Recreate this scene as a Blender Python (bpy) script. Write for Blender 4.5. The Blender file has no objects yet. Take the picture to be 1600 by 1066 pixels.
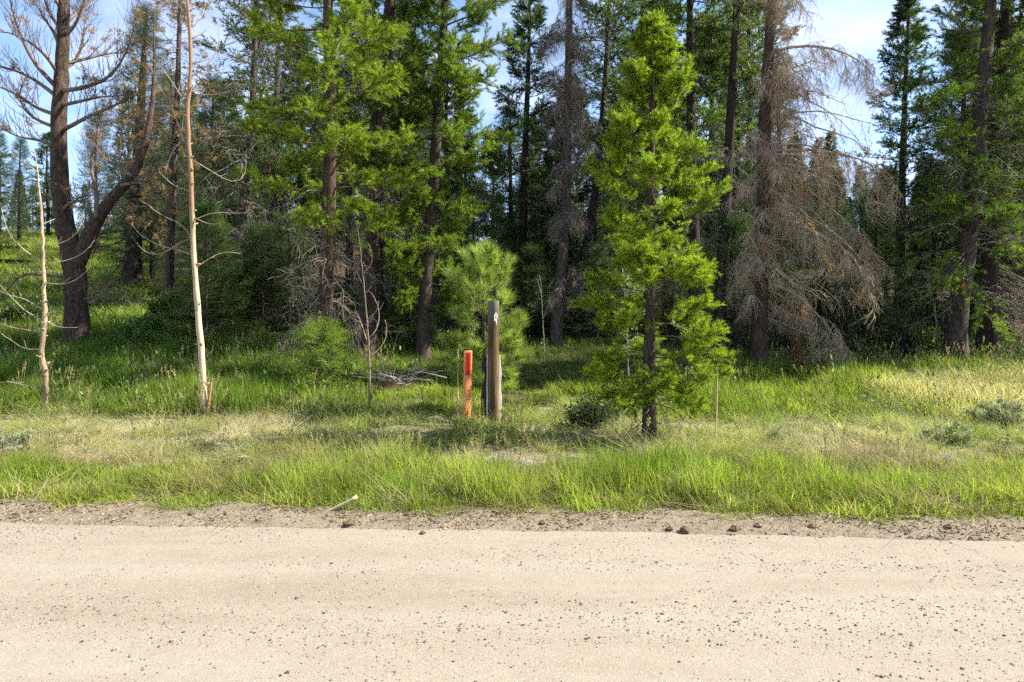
import bpy, math
import numpy as np

# ------------------------------------------------------------------ camera, world, sun, exposure
SC = bpy.context.scene
COL = SC.collection
F, U0, V0, EYE = 1067.0, 800.0, 490.0, 1.6      # focal length in photo pixels, principal column, horizon row, eye height

cam_d = bpy.data.cameras.new("camera")
cam = bpy.data.objects.new("camera", cam_d); COL.objects.link(cam)
cam.location = (0, 0, EYE); cam.rotation_euler = (math.radians(90), 0, 0)
cam_d.sensor_width = 36.0; cam_d.lens = 36.0 * F / 1600.0
cam_d.shift_y = -(533.0 - V0) / 1600.0
cam_d.clip_start = 0.05; cam_d.clip_end = 2000
SC.camera = cam

SUN_AZ, SUN_EL = math.radians(85), math.radians(43)   # azimuth clockwise from +Y (camera looks along +Y)
world = bpy.data.worlds.new("World"); SC.world = world; world.use_nodes = True
wn, wl = world.node_tree.nodes, world.node_tree.links
wn.clear()
w_out = wn.new("ShaderNodeOutputWorld"); w_bg = wn.new("ShaderNodeBackground")
sky = wn.new("ShaderNodeTexSky"); sky.sky_type = 'NISHITA'; sky.sun_disc = False
sky.sun_elevation = SUN_EL; sky.sun_rotation = SUN_AZ; sky.altitude = 2500; sky.air_density = 1.0; sky.dust_density = 1.2; sky.ozone_density = 1.2
tc = wn.new("ShaderNodeTexCoord"); sep = wn.new("ShaderNodeSeparateXYZ"); wl.new(tc.outputs["Generated"], sep.inputs[0])
addz = wn.new("ShaderNodeMath"); addz.operation = 'ADD'; addz.inputs[1].default_value = 0.22; wl.new(sep.outputs[2], addz.inputs[0])
mxz = wn.new("ShaderNodeMath"); mxz.operation = 'MAXIMUM'; mxz.inputs[1].default_value = 0.1; wl.new(addz.outputs[0], mxz.inputs[0])
dx = wn.new("ShaderNodeMath"); dx.operation = 'DIVIDE'; wl.new(sep.outputs[0], dx.inputs[0]); wl.new(mxz.outputs[0], dx.inputs[1])
dy = wn.new("ShaderNodeMath"); dy.operation = 'DIVIDE'; wl.new(sep.outputs[1], dy.inputs[0]); wl.new(mxz.outputs[0], dy.inputs[1])
comb = wn.new("ShaderNodeCombineXYZ"); wl.new(dx.outputs[0], comb.inputs[0]); wl.new(dy.outputs[0], comb.inputs[1])
cn = wn.new("ShaderNodeTexNoise"); cn.inputs["Scale"].default_value = 2.1; cn.inputs["Detail"].default_value = 7; cn.inputs["Roughness"].default_value = 0.58
wl.new(comb.outputs[0], cn.inputs["Vector"])
cr = wn.new("ShaderNodeValToRGB"); cr.color_ramp.elements[0].position = 0.44; cr.color_ramp.elements[1].position = 0.74
wl.new(cn.outputs["Fac"], cr.inputs[0])
cmul = wn.new("ShaderNodeMath"); cmul.operation = 'MULTIPLY'; cmul.inputs[1].default_value = 0.72; wl.new(cr.outputs[0], cmul.inputs[0])
cmx = wn.new("ShaderNodeMixRGB"); cmx.inputs[2].default_value = (4.3, 4.4, 4.8, 1)
wl.new(cmul.outputs[0], cmx.inputs[0]); wl.new(sky.outputs[0], cmx.inputs[1])
wl.new(cmx.outputs[0], w_bg.inputs[0]); w_bg.inputs[1].default_value = 0.115
wl.new(w_bg.outputs[0], w_out.inputs[0])

sun_d = bpy.data.lights.new("sun", 'SUN'); sun_d.energy = 5.0; sun_d.angle = math.radians(0.5); sun_d.color = (1.0, 0.93, 0.80)
sun = bpy.data.objects.new("sun", sun_d); COL.objects.link(sun); sun.location = (30, -5, 30)
from mathutils import Vector
_sd = Vector((math.sin(SUN_AZ) * math.cos(SUN_EL), math.cos(SUN_AZ) * math.cos(SUN_EL), math.sin(SUN_EL)))
sun.rotation_euler = _sd.to_track_quat('Z', 'Y').to_euler()

vs = SC.view_settings
vs.view_transform = 'Standard'; vs.look = 'None'; vs.gamma = 1.0; vs.use_curve_mapping = False
vs.exposure = 1.55
cy = SC.cycles
cy.max_bounces = 3; cy.diffuse_bounces = 3; cy.glossy_bounces = 1; cy.transmission_bounces = 2; cy.transparent_max_bounces = 8
cy.use_denoising = False
cy.use_adaptive_sampling = True; cy.adaptive_threshold = 0.03; cy.adaptive_min_samples = 24
cy.sample_clamp_indirect = 4.0

# ------------------------------------------------------------------ helpers
PI = math.pi
def R(seed): return np.random.default_rng(seed)

def vnoise(x, y, s, seed=0):
    """value noise in 0..1, cell size s"""
    x = np.asarray(x, float) / s + 1000.3; y = np.asarray(y, float) / s + 1000.7
    xi = np.floor(x).astype(np.int64); yi = np.floor(y).astype(np.int64)
    fx = x - xi; fy = y - yi
    fx = fx * fx * (3 - 2 * fx); fy = fy * fy * (3 - 2 * fy)
    def h(a, b):
        n = (a * 374761393 + b * 668265263 + seed * 974711) & 0x7fffffff
        n = ((n ^ (n >> 13)) * 1274126177) & 0x7fffffff
        return ((n ^ (n >> 16)) & 0xffff) / 65535.0
    return (h(xi, yi) * (1 - fx) + h(xi + 1, yi) * fx) * (1 - fy) + (h(xi, yi + 1) * (1 - fx) + h(xi + 1, yi + 1) * fx) * fy

def sstep(a, b, x):
    t = np.clip((np.asarray(x, float) - a) / (b - a), 0, 1)
    return t * t * (3 - 2 * t)

def road_edge(x):
    x = np.asarray(x, float)
    return 5.02 - 0.055 * np.clip(x, -9, 9) + 0.07 * (vnoise(x, x * 0, 1.3, 5) - .5) + 0.04 * (vnoise(x, x * 0, .35, 6) - .5)

def terrain(x, y):
    x = np.asarray(x, float); y = np.asarray(y, float)
    s = np.interp(x, [-9, -3, 2, 9], [.185, .115, .10, .135])
    t = np.maximum(y - 9.8, 0)
    z = s * t * t / (t + 1.0)
    z = np.where(t > 45, s * 44 + (t - 45) * .03, z)
    e = road_edge(x)
    z = z - .03 * (1 - sstep(e - .05, e + .25, y))
    z = z + (vnoise(x, y, 1.1, 1) - .5) * .09 * sstep(5.8, 7.5, y) + (vnoise(x, y, .35, 2) - .5) * .035 * sstep(5.3, 6.5, y)
    z = z + (vnoise(x, y, 6, 3) - .5) * .35 * sstep(12, 18, y)
    z = z + .05 * sstep(5.3, 7.5, y) * (1 - sstep(9, 10, y))
    return z

def px(u, v, d):
    return np.array([(u - U0) / F * d, d, EYE - (v - V0) / F * d])

def ground_at(u, v):
    """depth at which the view ray through the pixel meets the ground"""
    d = np.linspace(3, 60, 4000)
    h = EYE - (v - V0) / F * d - terrain((u - U0) / F * d, d)
    k = np.argmax(h < 0)
    return float(d[k])

class MB:
    """collects verts/faces, then one mesh"""
    def __init__(s): s.v = []; s.f4 = []; s.f3 = []; s.n = 0; s.m4 = []; s.m3 = []
    def add(s, v, f, m=0):
        v = np.asarray(v, float).reshape(-1, 3); f = np.asarray(f, int)
        if len(f):
            if f.shape[1] == 4: s.f4.append(f + s.n); s.m4.append(np.full(len(f), m))
            else: s.f3.append(f + s.n); s.m3.append(np.full(len(f), m))
        s.v.append(v); s.n += len(v)
    def mesh(s, name, mats, smooth=True):
        me = bpy.data.meshes.new(name)
        V = np.concatenate(s.v) if s.v else np.zeros((0, 3))
        f4 = np.concatenate(s.f4) if s.f4 else np.zeros((0, 4), int)
        f3 = np.concatenate(s.f3) if s.f3 else np.zeros((0, 3), int)
        me.vertices.add(len(V)); me.vertices.foreach_set("co", V.astype(np.float32).ravel())
        nl = f4.size + f3.size
        me.loops.add(nl); me.loops.foreach_set("vertex_index", np.concatenate([f4.ravel(), f3.ravel()]).astype(np.int32))
        np_ = len(f4) + len(f3)
        me.polygons.add(np_)
        starts = np.concatenate([np.arange(len(f4)) * 4, len(f4) * 4 + np.arange(len(f3)) * 3]).astype(np.int32)
        me.polygons.foreach_set("loop_start", starts)
        mi = np.concatenate(s.m4 + s.m3).astype(np.int32) if np_ else np.zeros(0, np.int32)
        me.polygons.foreach_set("material_index", mi)
        me.polygons.foreach_set("use_smooth", np.full(np_, smooth))
        for m in (mats if isinstance(mats, (list, tuple)) else [mats]): me.materials.append(m)
        me.update(calc_edges=True); me.validate()
        return me

def tubes(mb, P, Rd, k=4, m=0, cap=True):
    """P (M,N,3) centre lines, Rd (M,N) radii -> k-sided tubes"""
    P = np.asarray(P, float); Rd = np.asarray(Rd, float)
    if P.ndim == 2: P = P[None]; Rd = Rd[None]
    M, N = P.shape[:2]
    if M == 0: return
    T = np.gradient(P, axis=1); T /= np.linalg.norm(T, axis=2, keepdims=True) + 1e-9
    mean = T.mean(1); ref = np.where(np.abs(mean[:, 2:3]) > .8, np.array([[1., 0, 0]]), np.array([[0, 0, 1.]]))
    A = np.cross(T, ref[:, None, :]); A /= np.linalg.norm(A, axis=2, keepdims=True) + 1e-9
    B = np.cross(T, A)
    th = np.arange(k) * 2 * PI / k
    V = P[:, :, None, :] + Rd[:, :, None, None] * (np.cos(th)[None, None, :, None] * A[:, :, None, :] + np.sin(th)[None, None, :, None] * B[:, :, None, :])
    idx = np.arange(M * N * k).reshape(M, N, k)
    a = idx[:, :-1, :]; b = np.roll(a, -1, 2); c = idx[:, 1:, :]; d = np.roll(c, -1, 2)
    mb.add(V.reshape(-1, 3), np.stack([a, c, d, b], -1).reshape(-1, 4), m)
    if cap and k >= 4 and M < 400:
        base = mb.n
        ends = np.concatenate([P[:, 0], P[:, -1]])
        off = base - M * N * k
        i0 = idx[:, 0, :] + off; i1 = idx[:, -1, :] + off
        c0 = base + np.arange(M); c1 = base + M + np.arange(M)
        f = [np.stack([np.repeat(c0, k), i0.ravel(), np.roll(i0, -1, 1).ravel()], -1), np.stack([np.repeat(c1, k), np.roll(i1, -1, 1).ravel(), i1.ravel()], -1)]
        mb.v.append(ends); mb.n += len(ends)
        fa = np.concatenate(f); mb.f3.append(fa); mb.m3.append(np.full(len(fa), m))

def link(name, data, parent=None, color=None):
    o = bpy.data.objects.new(name, data); COL.objects.link(o)
    if parent is not None: o.parent = parent
    if color is not None: o.color = (*color, 1)
    return o

def tag(o, label=None, cat=None, group=None, kind=None):
    if label: o["label"] = label
    if cat: o["category"] = cat
    if group: o["group"] = group
    if kind: o["kind"] = kind
    return o

def thing(name, label, cat, loc, group=None):
    o = bpy.data.objects.new(name, None); COL.objects.link(o); o.location = [float(c) for c in loc]
    o.empty_display_size = .2
    return tag(o, label, cat, group)

def copy_tree(o, parent=None):
    c = o.copy(); COL.objects.link(c); c.parent = parent
    for ch in list(o.children): copy_tree(ch, c)
    return c

# ------------------------------------------------------------------ materials
def mat(name):
    m = bpy.data.materials.new(name); m.use_nodes = True
    nt = m.node_tree; nt.nodes.clear()
    out = nt.nodes.new("ShaderNodeOutputMaterial")
    return m, nt, out

def N(nt, t, **kw):
    n = nt.nodes.new(t)
    for k, v in kw.items():
        if k in n.inputs.keys(): n.inputs[k].default_value = v
        else: setattr(n, k, v)
    return n

def ramp(nt, fac, stops):
    r = nt.nodes.new("ShaderNodeValToRGB")
    e = r.color_ramp.elements
    while len(e) < len(stops): e.new(.5)
    for i, (p, c) in enumerate(stops):
        e[i].position = p; e[i].color = (*c, 1) if len(c) == 3 else c
    nt.links.new(fac, r.inputs[0]); return r.outputs[0]

def mixc(nt, fac, a, b, mode='MIX'):
    n = nt.nodes.new("ShaderNodeMixRGB"); n.blend_type = mode
    for sock, v in ((n.inputs[0], fac), (n.inputs[1], a), (n.inputs[2], b)):
        if hasattr(v, "links"): nt.links.new(v, sock)
        else: sock.default_value = v if isinstance(v, (int, float)) else (*v, 1)
    return n.outputs[0]

def noise(nt, scale, detail=5, rough=.6, vec=None, stretch=None):
    n = N(nt, "ShaderNodeTexNoise", Scale=scale, Detail=detail, Roughness=rough)
    t = N(nt, "ShaderNodeTexCoord"); v = t.outputs["Object"] if vec is None else vec
    if stretch:
        mp = N(nt, "ShaderNodeMapping"); mp.inputs["Scale"].default_value = stretch
        nt.links.new(v, mp.inputs[0]); v = mp.outputs[0]
    nt.links.new(v, n.inputs["Vector"]); return n.outputs["Fac"]

def bump(nt, h, strength, dist):
    b = N(nt, "ShaderNodeBump", Strength=strength, Distance=dist); nt.links.new(h, b.inputs["Height"]); return b.outputs[0]

def leaf_mat(name, trans=.35, rough=.55, var=.35, spec=.25, atype='INSTANCER'):
    """thin leaf or needle: colour comes with the instance, with a small random spread"""
    m, nt, out = mat(name); L = nt.links.new
    at = N(nt, "ShaderNodeAttribute", attribute_type=atype, attribute_name="col")
    oi = N(nt, "ShaderNodeObjectInfo")
    mr = N(nt, "ShaderNodeMapRange"); mr.inputs[3].default_value = 1 - var; mr.inputs[4].default_value = 1 + var
    L(oi.outputs["Random"], mr.inputs[0])
    sc = N(nt, "ShaderNodeVectorMath", operation='SCALE'); L(at.outputs["Color"], sc.inputs[0]); L(mr.outputs[0], sc.inputs["Scale"])
    p = N(nt, "ShaderNodeBsdfPrincipled", Roughness=rough); p.inputs["Specular IOR Level"].default_value = spec
    L(sc.outputs[0], p.inputs["Base Color"])
    t = N(nt, "ShaderNodeBsdfTranslucent"); L(sc.outputs[0], t.inputs[0])
    tint = mixc(nt, 1.0, sc.outputs[0], (1.1, 1.25, .5), 'MULTIPLY'); L(tint, t.inputs[0])
    mx = N(nt, "ShaderNodeMixShader"); mx.inputs[0].default_value = trans
    L(p.outputs[0], mx.inputs[1]); L(t.outputs[0], mx.inputs[2]); L(mx.outputs[0], out.inputs[0])
    return m

def bark_mat(name, rugged=1.0, scale=1.0, light=1.6, dark=.45, lichen=None):
    """bark; its main colour is the object's colour"""
    m, nt, out = mat(name); L = nt.links.new
    oi = N(nt, "ShaderNodeObjectInfo")
    n1 = noise(nt, 9 * scale, 6, .65, stretch=(1, 1, .28)); n2 = noise(nt, 2.2 * scale, 4, .6)
    vor = N(nt, "ShaderNodeTexVoronoi", feature='DISTANCE_TO_EDGE', Scale=14 * scale)
    t = N(nt, "ShaderNodeTexCoord"); mp = N(nt, "ShaderNodeMapping"); mp.inputs["Scale"].default_value = (1, 1, .3)
    wn_ = N(nt, "ShaderNodeTexNoise", Scale=11 * scale, Detail=4, Roughness=.65); L(t.outputs["Object"], wn_.inputs["Vector"])
    wv = N(nt, "ShaderNodeVectorMath", operation='MULTIPLY_ADD'); L(wn_.outputs["Color"], wv.inputs[0]); wv.inputs[1].default_value = (.16 / scale,) * 3; L(t.outputs["Object"], wv.inputs[2])
    L(wv.outputs[0], mp.inputs[0]); L(mp.outputs[0], vor.inputs["Vector"])
    crack = ramp(nt, vor.outputs["Distance"], [(0.0, (.25, .25, .25)), (.10, (1, 1, 1))])
    f = ramp(nt, n1, [(.3, (dark * .7,) * 3), (.7, (light * .7,) * 3)])
    c = mixc(nt, 1.0, oi.outputs["Color"], f, 'MULTIPLY')
    c = mixc(nt, ramp(nt, n2, [(.45, (0, 0, 0)), (.65, (.5, .5, .5))]), c, lichen or (.075, .056, .044))
    c = mixc(nt, mixc(nt, 1.0, crack, (.55, .55, .55), 'SCREEN') if rugged < .5 else crack, mixc(nt, 1.0, c, (.35, .33, .33), 'MULTIPLY'), c)
    p = N(nt, "ShaderNodeBsdfPrincipled", Roughness=.9); p.inputs["Specular IOR Level"].default_value = .15
    L(c, p.inputs["Base Color"])
    h = mixc(nt, .5, n1, crack)
    L(bump(nt, h, .8 * rugged, .025 * rugged), p.inputs["Normal"]); L(p.outputs[0], out.inputs[0])
    return m

def twig_mat():
    m, nt, out = mat("twig_wood"); L = nt.links.new
    oi = N(nt, "ShaderNodeObjectInfo")
    n1 = noise(nt, 6, 3, .6)
    c = mixc(nt, 1.0, oi.outputs["Color"], ramp(nt, n1, [(.3, (.6, .58, .56)), (.7, (1.4, 1.4, 1.4))]), 'MULTIPLY')
    p = N(nt, "ShaderNodeBsdfPrincipled", Roughness=.85); p.inputs["Specular IOR Level"].default_value = .2
    L(c, p.inputs["Base Color"]); L(p.outputs[0], out.inputs[0]); return m

def plain(name, col, rough=.6, spec=.3, nscale=None, amt=.25, bmp=0, stretch=None):
    m, nt, out = mat(name); L = nt.links.new
    p = N(nt, "ShaderNodeBsdfPrincipled", Roughness=rough); p.inputs["Specular IOR Level"].default_value = spec
    if nscale:
        n1 = noise(nt, nscale, 5, .6, stretch=stretch)
        c = mixc(nt, 1.0, col, ramp(nt, n1, [(.3, (1 - amt,) * 3), (.7, (1 + amt,) * 3)]), 'MULTIPLY'); L(c, p.inputs["Base Color"])
        if bmp: L(bump(nt, n1, .6, bmp), p.inputs["Normal"])
    else: p.inputs["Base Color"].default_value = (*col, 1)
    L(p.outputs[0], out.inputs[0]); return m

def inst_mat(name, rough=.85, var=.35):
    m, nt, out = mat(name); L = nt.links.new
    at = N(nt, "ShaderNodeAttribute", attribute_type='INSTANCER', attribute_name="col")
    oi = N(nt, "ShaderNodeObjectInfo")
    mr = N(nt, "ShaderNodeMapRange"); mr.inputs[3].default_value = 1 - var; mr.inputs[4].default_value = 1 + var
    L(oi.outputs["Random"], mr.inputs[0])
    sc = N(nt, "ShaderNodeVectorMath", operation='SCALE'); L(at.outputs["Color"], sc.inputs[0]); L(mr.outputs[0], sc.inputs["Scale"])
    p = N(nt, "ShaderNodeBsdfPrincipled", Roughness=rough); p.inputs["Specular IOR Level"].default_value = .2
    L(sc.outputs[0], p.inputs["Base Color"]); L(p.outputs[0], out.inputs[0]); return m

M_NEEDLE = leaf_mat("needles", .45, .5, .0, .3, 'GEOMETRY')
M_FARNEEDLE = leaf_mat("far_needles", .4, .5, .25, .3)
M_LEAF = leaf_mat("leaves", .38, .45, .3, .35)
M_GRASS = leaf_mat("grass_blades", .5, .55, .3, .25)
M_DRYTW = inst_mat("dead_twigs", .9, .35)
M_PEB = inst_mat("pebbles", .75, .3)
M_STEM = plain("shoot_stem", (.10, .065, .04), .9)
M_BARK = bark_mat("rough_bark")
M_SMOOTHBARK = bark_mat("smooth_bark", .3, 2.5, 1.25, .7, lichen=(.35, .26, .17))
M_TWIG = twig_mat()

def ground_mat():
    m, nt, out = mat("meadow_soil"); L = nt.links.new
    a = noise(nt, .55, 6, .62); b = noise(nt, 4.5, 6, .65); c_ = noise(nt, 38, 4, .6)
    base = ramp(nt, b, [(.28, (.11, .088, .062)), (.45, (.24, .195, .14)), (.62, (.31, .262, .192)), (.8, (.21, .19, .10))])
    green = ramp(nt, b, [(.3, (.055, .07, .022)), (.7, (.15, .16, .05))])
    c = mixc(nt, ramp(nt, a, [(.48, (0, 0, 0)), (.66, (1, 1, 1))]), base, green)
    # needle litter under the trees
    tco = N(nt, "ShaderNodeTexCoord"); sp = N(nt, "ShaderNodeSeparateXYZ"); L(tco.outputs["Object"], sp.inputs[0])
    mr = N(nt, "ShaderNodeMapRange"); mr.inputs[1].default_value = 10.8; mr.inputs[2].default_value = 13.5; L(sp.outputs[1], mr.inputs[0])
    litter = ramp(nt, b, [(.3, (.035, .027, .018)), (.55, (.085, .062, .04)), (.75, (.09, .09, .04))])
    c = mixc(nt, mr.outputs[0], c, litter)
    c = mixc(nt, .6, c, ramp(nt, c_, [(.3, (.55, .55, .55)), (.7, (1.3, 1.3, 1.3))]), 'MULTIPLY')
    p = N(nt, "ShaderNodeBsdfPrincipled", Roughness=.95); p.inputs["Specular IOR Level"].default_value = .1
    L(c, p.inputs["Base Color"]); L(bump(nt, c_, .8, .02), p.inputs["Normal"]); L(p.outputs[0], out.inputs[0]); return m

def road_mat():
    m, nt, out = mat("gravel_dirt"); L = nt.links.new
    st = noise(nt, 1.0, 5, .6, stretch=(.25, 2.2, 1)); md = noise(nt, 7, 5, .7); fine = noise(nt, 160, 3, .65); gr = noise(nt, 55, 3, .7)
    c = ramp(nt, st, [(.3, (.225, .190, .146)), (.5, (.258, .221, .174)), (.7, (.278, .242, .194))])
    c = mixc(nt, .5, c, ramp(nt, md, [(.3, (.86, .85, .84)), (.7, (1.1, 1.1, 1.1))]), 'MULTIPLY')
    c = mixc(nt, .8, c, ramp(nt, fine, [(.3, (.55, .54, .52)), (.45, (.96, .96, .96)), (.7, (1.14, 1.14, 1.14))]), 'MULTIPLY')
    vor = N(nt, "ShaderNodeTexVoronoi", Scale=105.0, Randomness=1.0); t = N(nt, "ShaderNodeTexCoord"); L(t.outputs["Object"], vor.inputs["Vector"])
    sv = N(nt, "ShaderNodeSeparateColor"); L(vor.outputs["Color"], sv.inputs[0])
    pick = ramp(nt, sv.outputs[0], [(.76, (0, 0, 0)), (.8, (1, 1, 1))])
    near = ramp(nt, vor.outputs["Distance"], [(.20, (1, 1, 1)), (.42, (0, 0, 0))])
    spk = mixc(nt, 1.0, pick, near, 'MULTIPLY')
    spc = ramp(nt, sv.outputs[1], [(.1, (.10, .085, .07)), (.5, (.22, .17, .13)), (.9, (.5, .46, .42))])
    c = mixc(nt, spk, c, spc)
    p = N(nt, "ShaderNodeBsdfPrincipled", Roughness=.92); p.inputs["Specular IOR Level"].default_value = .15
    L(c, p.inputs["Base Color"])
    hb = mixc(nt, .5, gr, fine); L(bump(nt, hb, .55, .012), p.inputs["Normal"]); L(p.outputs[0], out.inputs[0]); return m

def verge_mat():
    m, nt, out = mat("verge_dirt"); L = nt.links.new
    b = noise(nt, 9, 6, .7); f = noise(nt, 70, 4, .65)
    c = ramp(nt, b, [(.3, (.125, .095, .064)), (.46, (.222, .183, .132)), (.7, (.262, .222, .166))])
    c = mixc(nt, .8, c, ramp(nt, f, [(.35, (.5, .47, .45)), (.6, (1.15, 1.15, 1.15))]), 'MULTIPLY')
    p = N(nt, "ShaderNodeBsdfPrincipled", Roughness=.95); p.inputs["Specular IOR Level"].default_value = .1
    L(c, p.inputs["Base Color"]); L(bump(nt, mixc(nt, .5, b, f), .9, .03), p.inputs["Normal"]); L(p.outputs[0], out.inputs[0]); return m

# ------------------------------------------------------------------ ground, road, verge
def grid(name, xs, ys, zfun, m):
    X, Y = np.meshgrid(xs, ys) if ys.ndim == 1 else (np.broadcast_to(xs, ys.shape), ys)
    Z = zfun(X, Y)
    h, w = X.shape
    i = np.arange(h * w).reshape(h, w)
    mb = MB(); mb.add(np.stack([X, Y, Z], -1).reshape(-1, 3), np.stack([i[:-1, :-1], i[:-1, 1:], i[1:, 1:], i[1:, :-1]], -1).reshape(-1, 4))
    return link(name, mb.mesh(name, m))

gx = np.concatenate([np.linspace(-300, -40, 20), np.linspace(-39, -13, 40), np.linspace(-12.8, 12.8, 128), np.linspace(13, 39, 40), np.linspace(40, 300, 20)])
gy = np.concatenate([np.linspace(-250, -8, 16), np.linspace(-7, 4.2, 12), np.linspace(4.4, 17, 76), np.linspace(17.3, 45, 40), np.linspace(46, 110, 20), np.linspace(120, 500, 14)])
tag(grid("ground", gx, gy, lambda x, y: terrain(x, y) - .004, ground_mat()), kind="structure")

rx = np.concatenate([np.linspace(-120, -12, 40), np.linspace(-11.9, 11.9, 240), np.linspace(12, 120, 40)])
ry = np.stack([np.linspace(-4.2, 0, 6)[:, None][k] + 0 * rx for k in range(5)] + [t * (road_edge(rx)) for t in np.linspace(0, 1, 50)])
def road_z(x, y):
    return .004 + .006 * vnoise(x * .3, y, .5, 11) + .006 * vnoise(x, y, .16, 12) + .02 * (1 - np.abs(y - .5) / 5)
road = grid("gravel_road", rx, ry, road_z, road_mat()); tag(road, kind="structure")

vy = np.stack([road_edge(rx) - .06 + t * (.50 + .2 * vnoise(rx, rx * 0, .9, 14)) for t in np.linspace(0, 1, 26)])
def verge_z(x, y):
    e = road_edge(x); t = (y - e + .06) / .7
    berm = np.sin(np.clip(t, 0, 1) * PI) ** .6
    z = terrain(x, y) + .03 * (1 - sstep(e - .05, e + .25, y)) + .004 + berm * (.018 + .05 * vnoise(x, y, .14, 21) * vnoise(x, y, .5, 22) + .022 * vnoise(x, y, .05, 23)) - .015 * (t > .97)
    return z
tag(grid("dirt_verge", rx, vy, verge_z, verge_mat()), kind="structure")

# ------------------------------------------------------------------ shoots, sprays and blades (sources of the foliage)
def orth(d, rng):
    r = rng.normal(size=d.shape); a = np.cross(d, r); return a / (np.linalg.norm(a, axis=-1, keepdims=True) + 1e-9)

def needles(mb, p0, d, ln, w, rng, m=0):
    """single-triangle needles"""
    s = orth(d, rng) * (np.asarray(w).reshape(-1, 1) * .5)
    V = np.stack([p0 - s, p0 + s, p0 + d * np.asarray(ln).reshape(-1, 1)], 1)
    n = len(p0); mb.add(V.reshape(-1, 3), np.arange(n * 3).reshape(n, 3), m)

def src(name, mb, mats, smooth=False):
    return bpy.data.objects.new(name, mb.mesh(name, mats, smooth))

def unit(v): return v / (np.linalg.norm(v, axis=-1, keepdims=True) + 1e-9)

def shoot(seed, n, axis, ln, w, fwd0, fwd1, start=0.0, bend=.0):
    """needles of one shoot along +Z: (n,3,3) triangles"""
    rng = R(seed); t = rng.uniform(start, 1, n) ** .8; az = rng.uniform(0, 2 * PI, n)
    a = np.interp(t, [0, 1], [fwd0, fwd1]) + rng.normal(0, .16, n)
    d = np.stack([np.sin(a) * np.cos(az), np.sin(a) * np.sin(az), np.cos(a)], -1)
    p = np.stack([0 * t + bend * t * t, 0 * t, axis * t], -1)
    sd = orth(d, rng) * (w * rng.uniform(.8, 1.2, (n, 1)) * .5)
    return np.stack([p - sd, p + sd, p + d * ln * rng.uniform(.7, 1.15, (n, 1))], 1)
PINE = [shoot(10 + k, 46, .13, .056, .0066, 1.25, .55, bend=.02) for k in range(3)]
PINEMID = [shoot(13 + k, 27, .14, .058, .0100, 1.25, .55, bend=.02) for k in range(3)]
PINEFAR = [shoot(16 + k, 24, .14, .058, .0120, 1.25, .55, bend=.02) for k in range(3)]
LONG = [shoot(20 + k, 80, .10, .14, .0052, 1.1, .40, bend=.02) for k in range(3)]
RUST = [shoot(30 + k, 40, .10, .06, .0056, 1.6, .7, bend=.02) for k in range(2)]

def shoot_obj(seed):
    A = shoot(seed, 72, .14, .056, .0056, 1.25, .55, bend=.02); mb = MB(); mb.add(A.reshape(-1, 3), np.arange(len(A) * 3).reshape(-1, 3))
    return src("pine_shoot", mb, [M_FARNEEDLE])
FINE = [shoot_obj(33 + k) for k in range(4)]

def spray(seed, dens):
    """flat spruce spray: a main twig with side twigs, all set with short needles"""
    rng = R(seed); out = []
    axes = [(np.zeros(3), np.array([0, 0, 1.]), .42)]
    for k in range(9):
        s = 1 if k % 2 else -1
        d = np.array([s * .8, rng.normal(0, .12) - .18, .62]); d /= np.linalg.norm(d)
        axes.append((np.array([0, 0, .05 + .04 * k]), d, .22 * (1 - .07 * k) * rng.uniform(.8, 1.15)))
    for p0, d, L_ in axes:
        n = max(4, int(dens * L_ / .22))
        t = rng.uniform(0, 1, n); o = orth(np.repeat(d[None], n, 0), rng); dd = unit(d[None] * .55 + o * .85)
        pp = p0 + d[None] * (L_ * t)[:, None] + np.array([0, -.10, 0]) * ((t * L_ / .42) ** 2)[:, None]
        sd = orth(dd, rng) * (.014 * .5); out.append(np.stack([pp - sd, pp + sd, pp + dd * .034 * rng.uniform(.7, 1.2, (n, 1))], 1))
    return np.concatenate(out)
SPRUCE = [spray(40 + k, 7) for k in range(3)]

def hang_spray(name, seed, n, L_, mats, spread=.5):
    """bundle of fine dead twigs that curve downward; local +Z is the parent twig's direction, -Y is down"""
    rng = R(seed); mb = MB(); t = np.linspace(0, 1, 5)
    P = []; Rr = []
    for k in range(n):
        az = rng.uniform(0, 2 * PI); d = np.array([math.cos(az) * spread, math.sin(az) * spread * .6 - .25, rng.uniform(.2, 1)]); d /= np.linalg.norm(d)
        l = L_ * rng.uniform(.45, 1.1)
        p = np.array([0, 0, rng.uniform(0, .2)])[None] + d[None] * (l * t)[:, None] + np.array([0, -.55 * l, 0])[None] * (t ** 2)[:, None]
        p[1:] += np.cumsum(rng.normal(0, .016, (4, 3)), 0); P.append(p); Rr.append(np.array([1.0, .9, .75, .6, .4]) * .0032)
    tubes(mb, np.array(P), np.array(Rr), 3)
    return src(name, mb, mats)
HANG = [hang_spray("hanging_dead_twigs", 50 + k, 12, .42, [M_DRYTW]) for k in range(3)]

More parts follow.
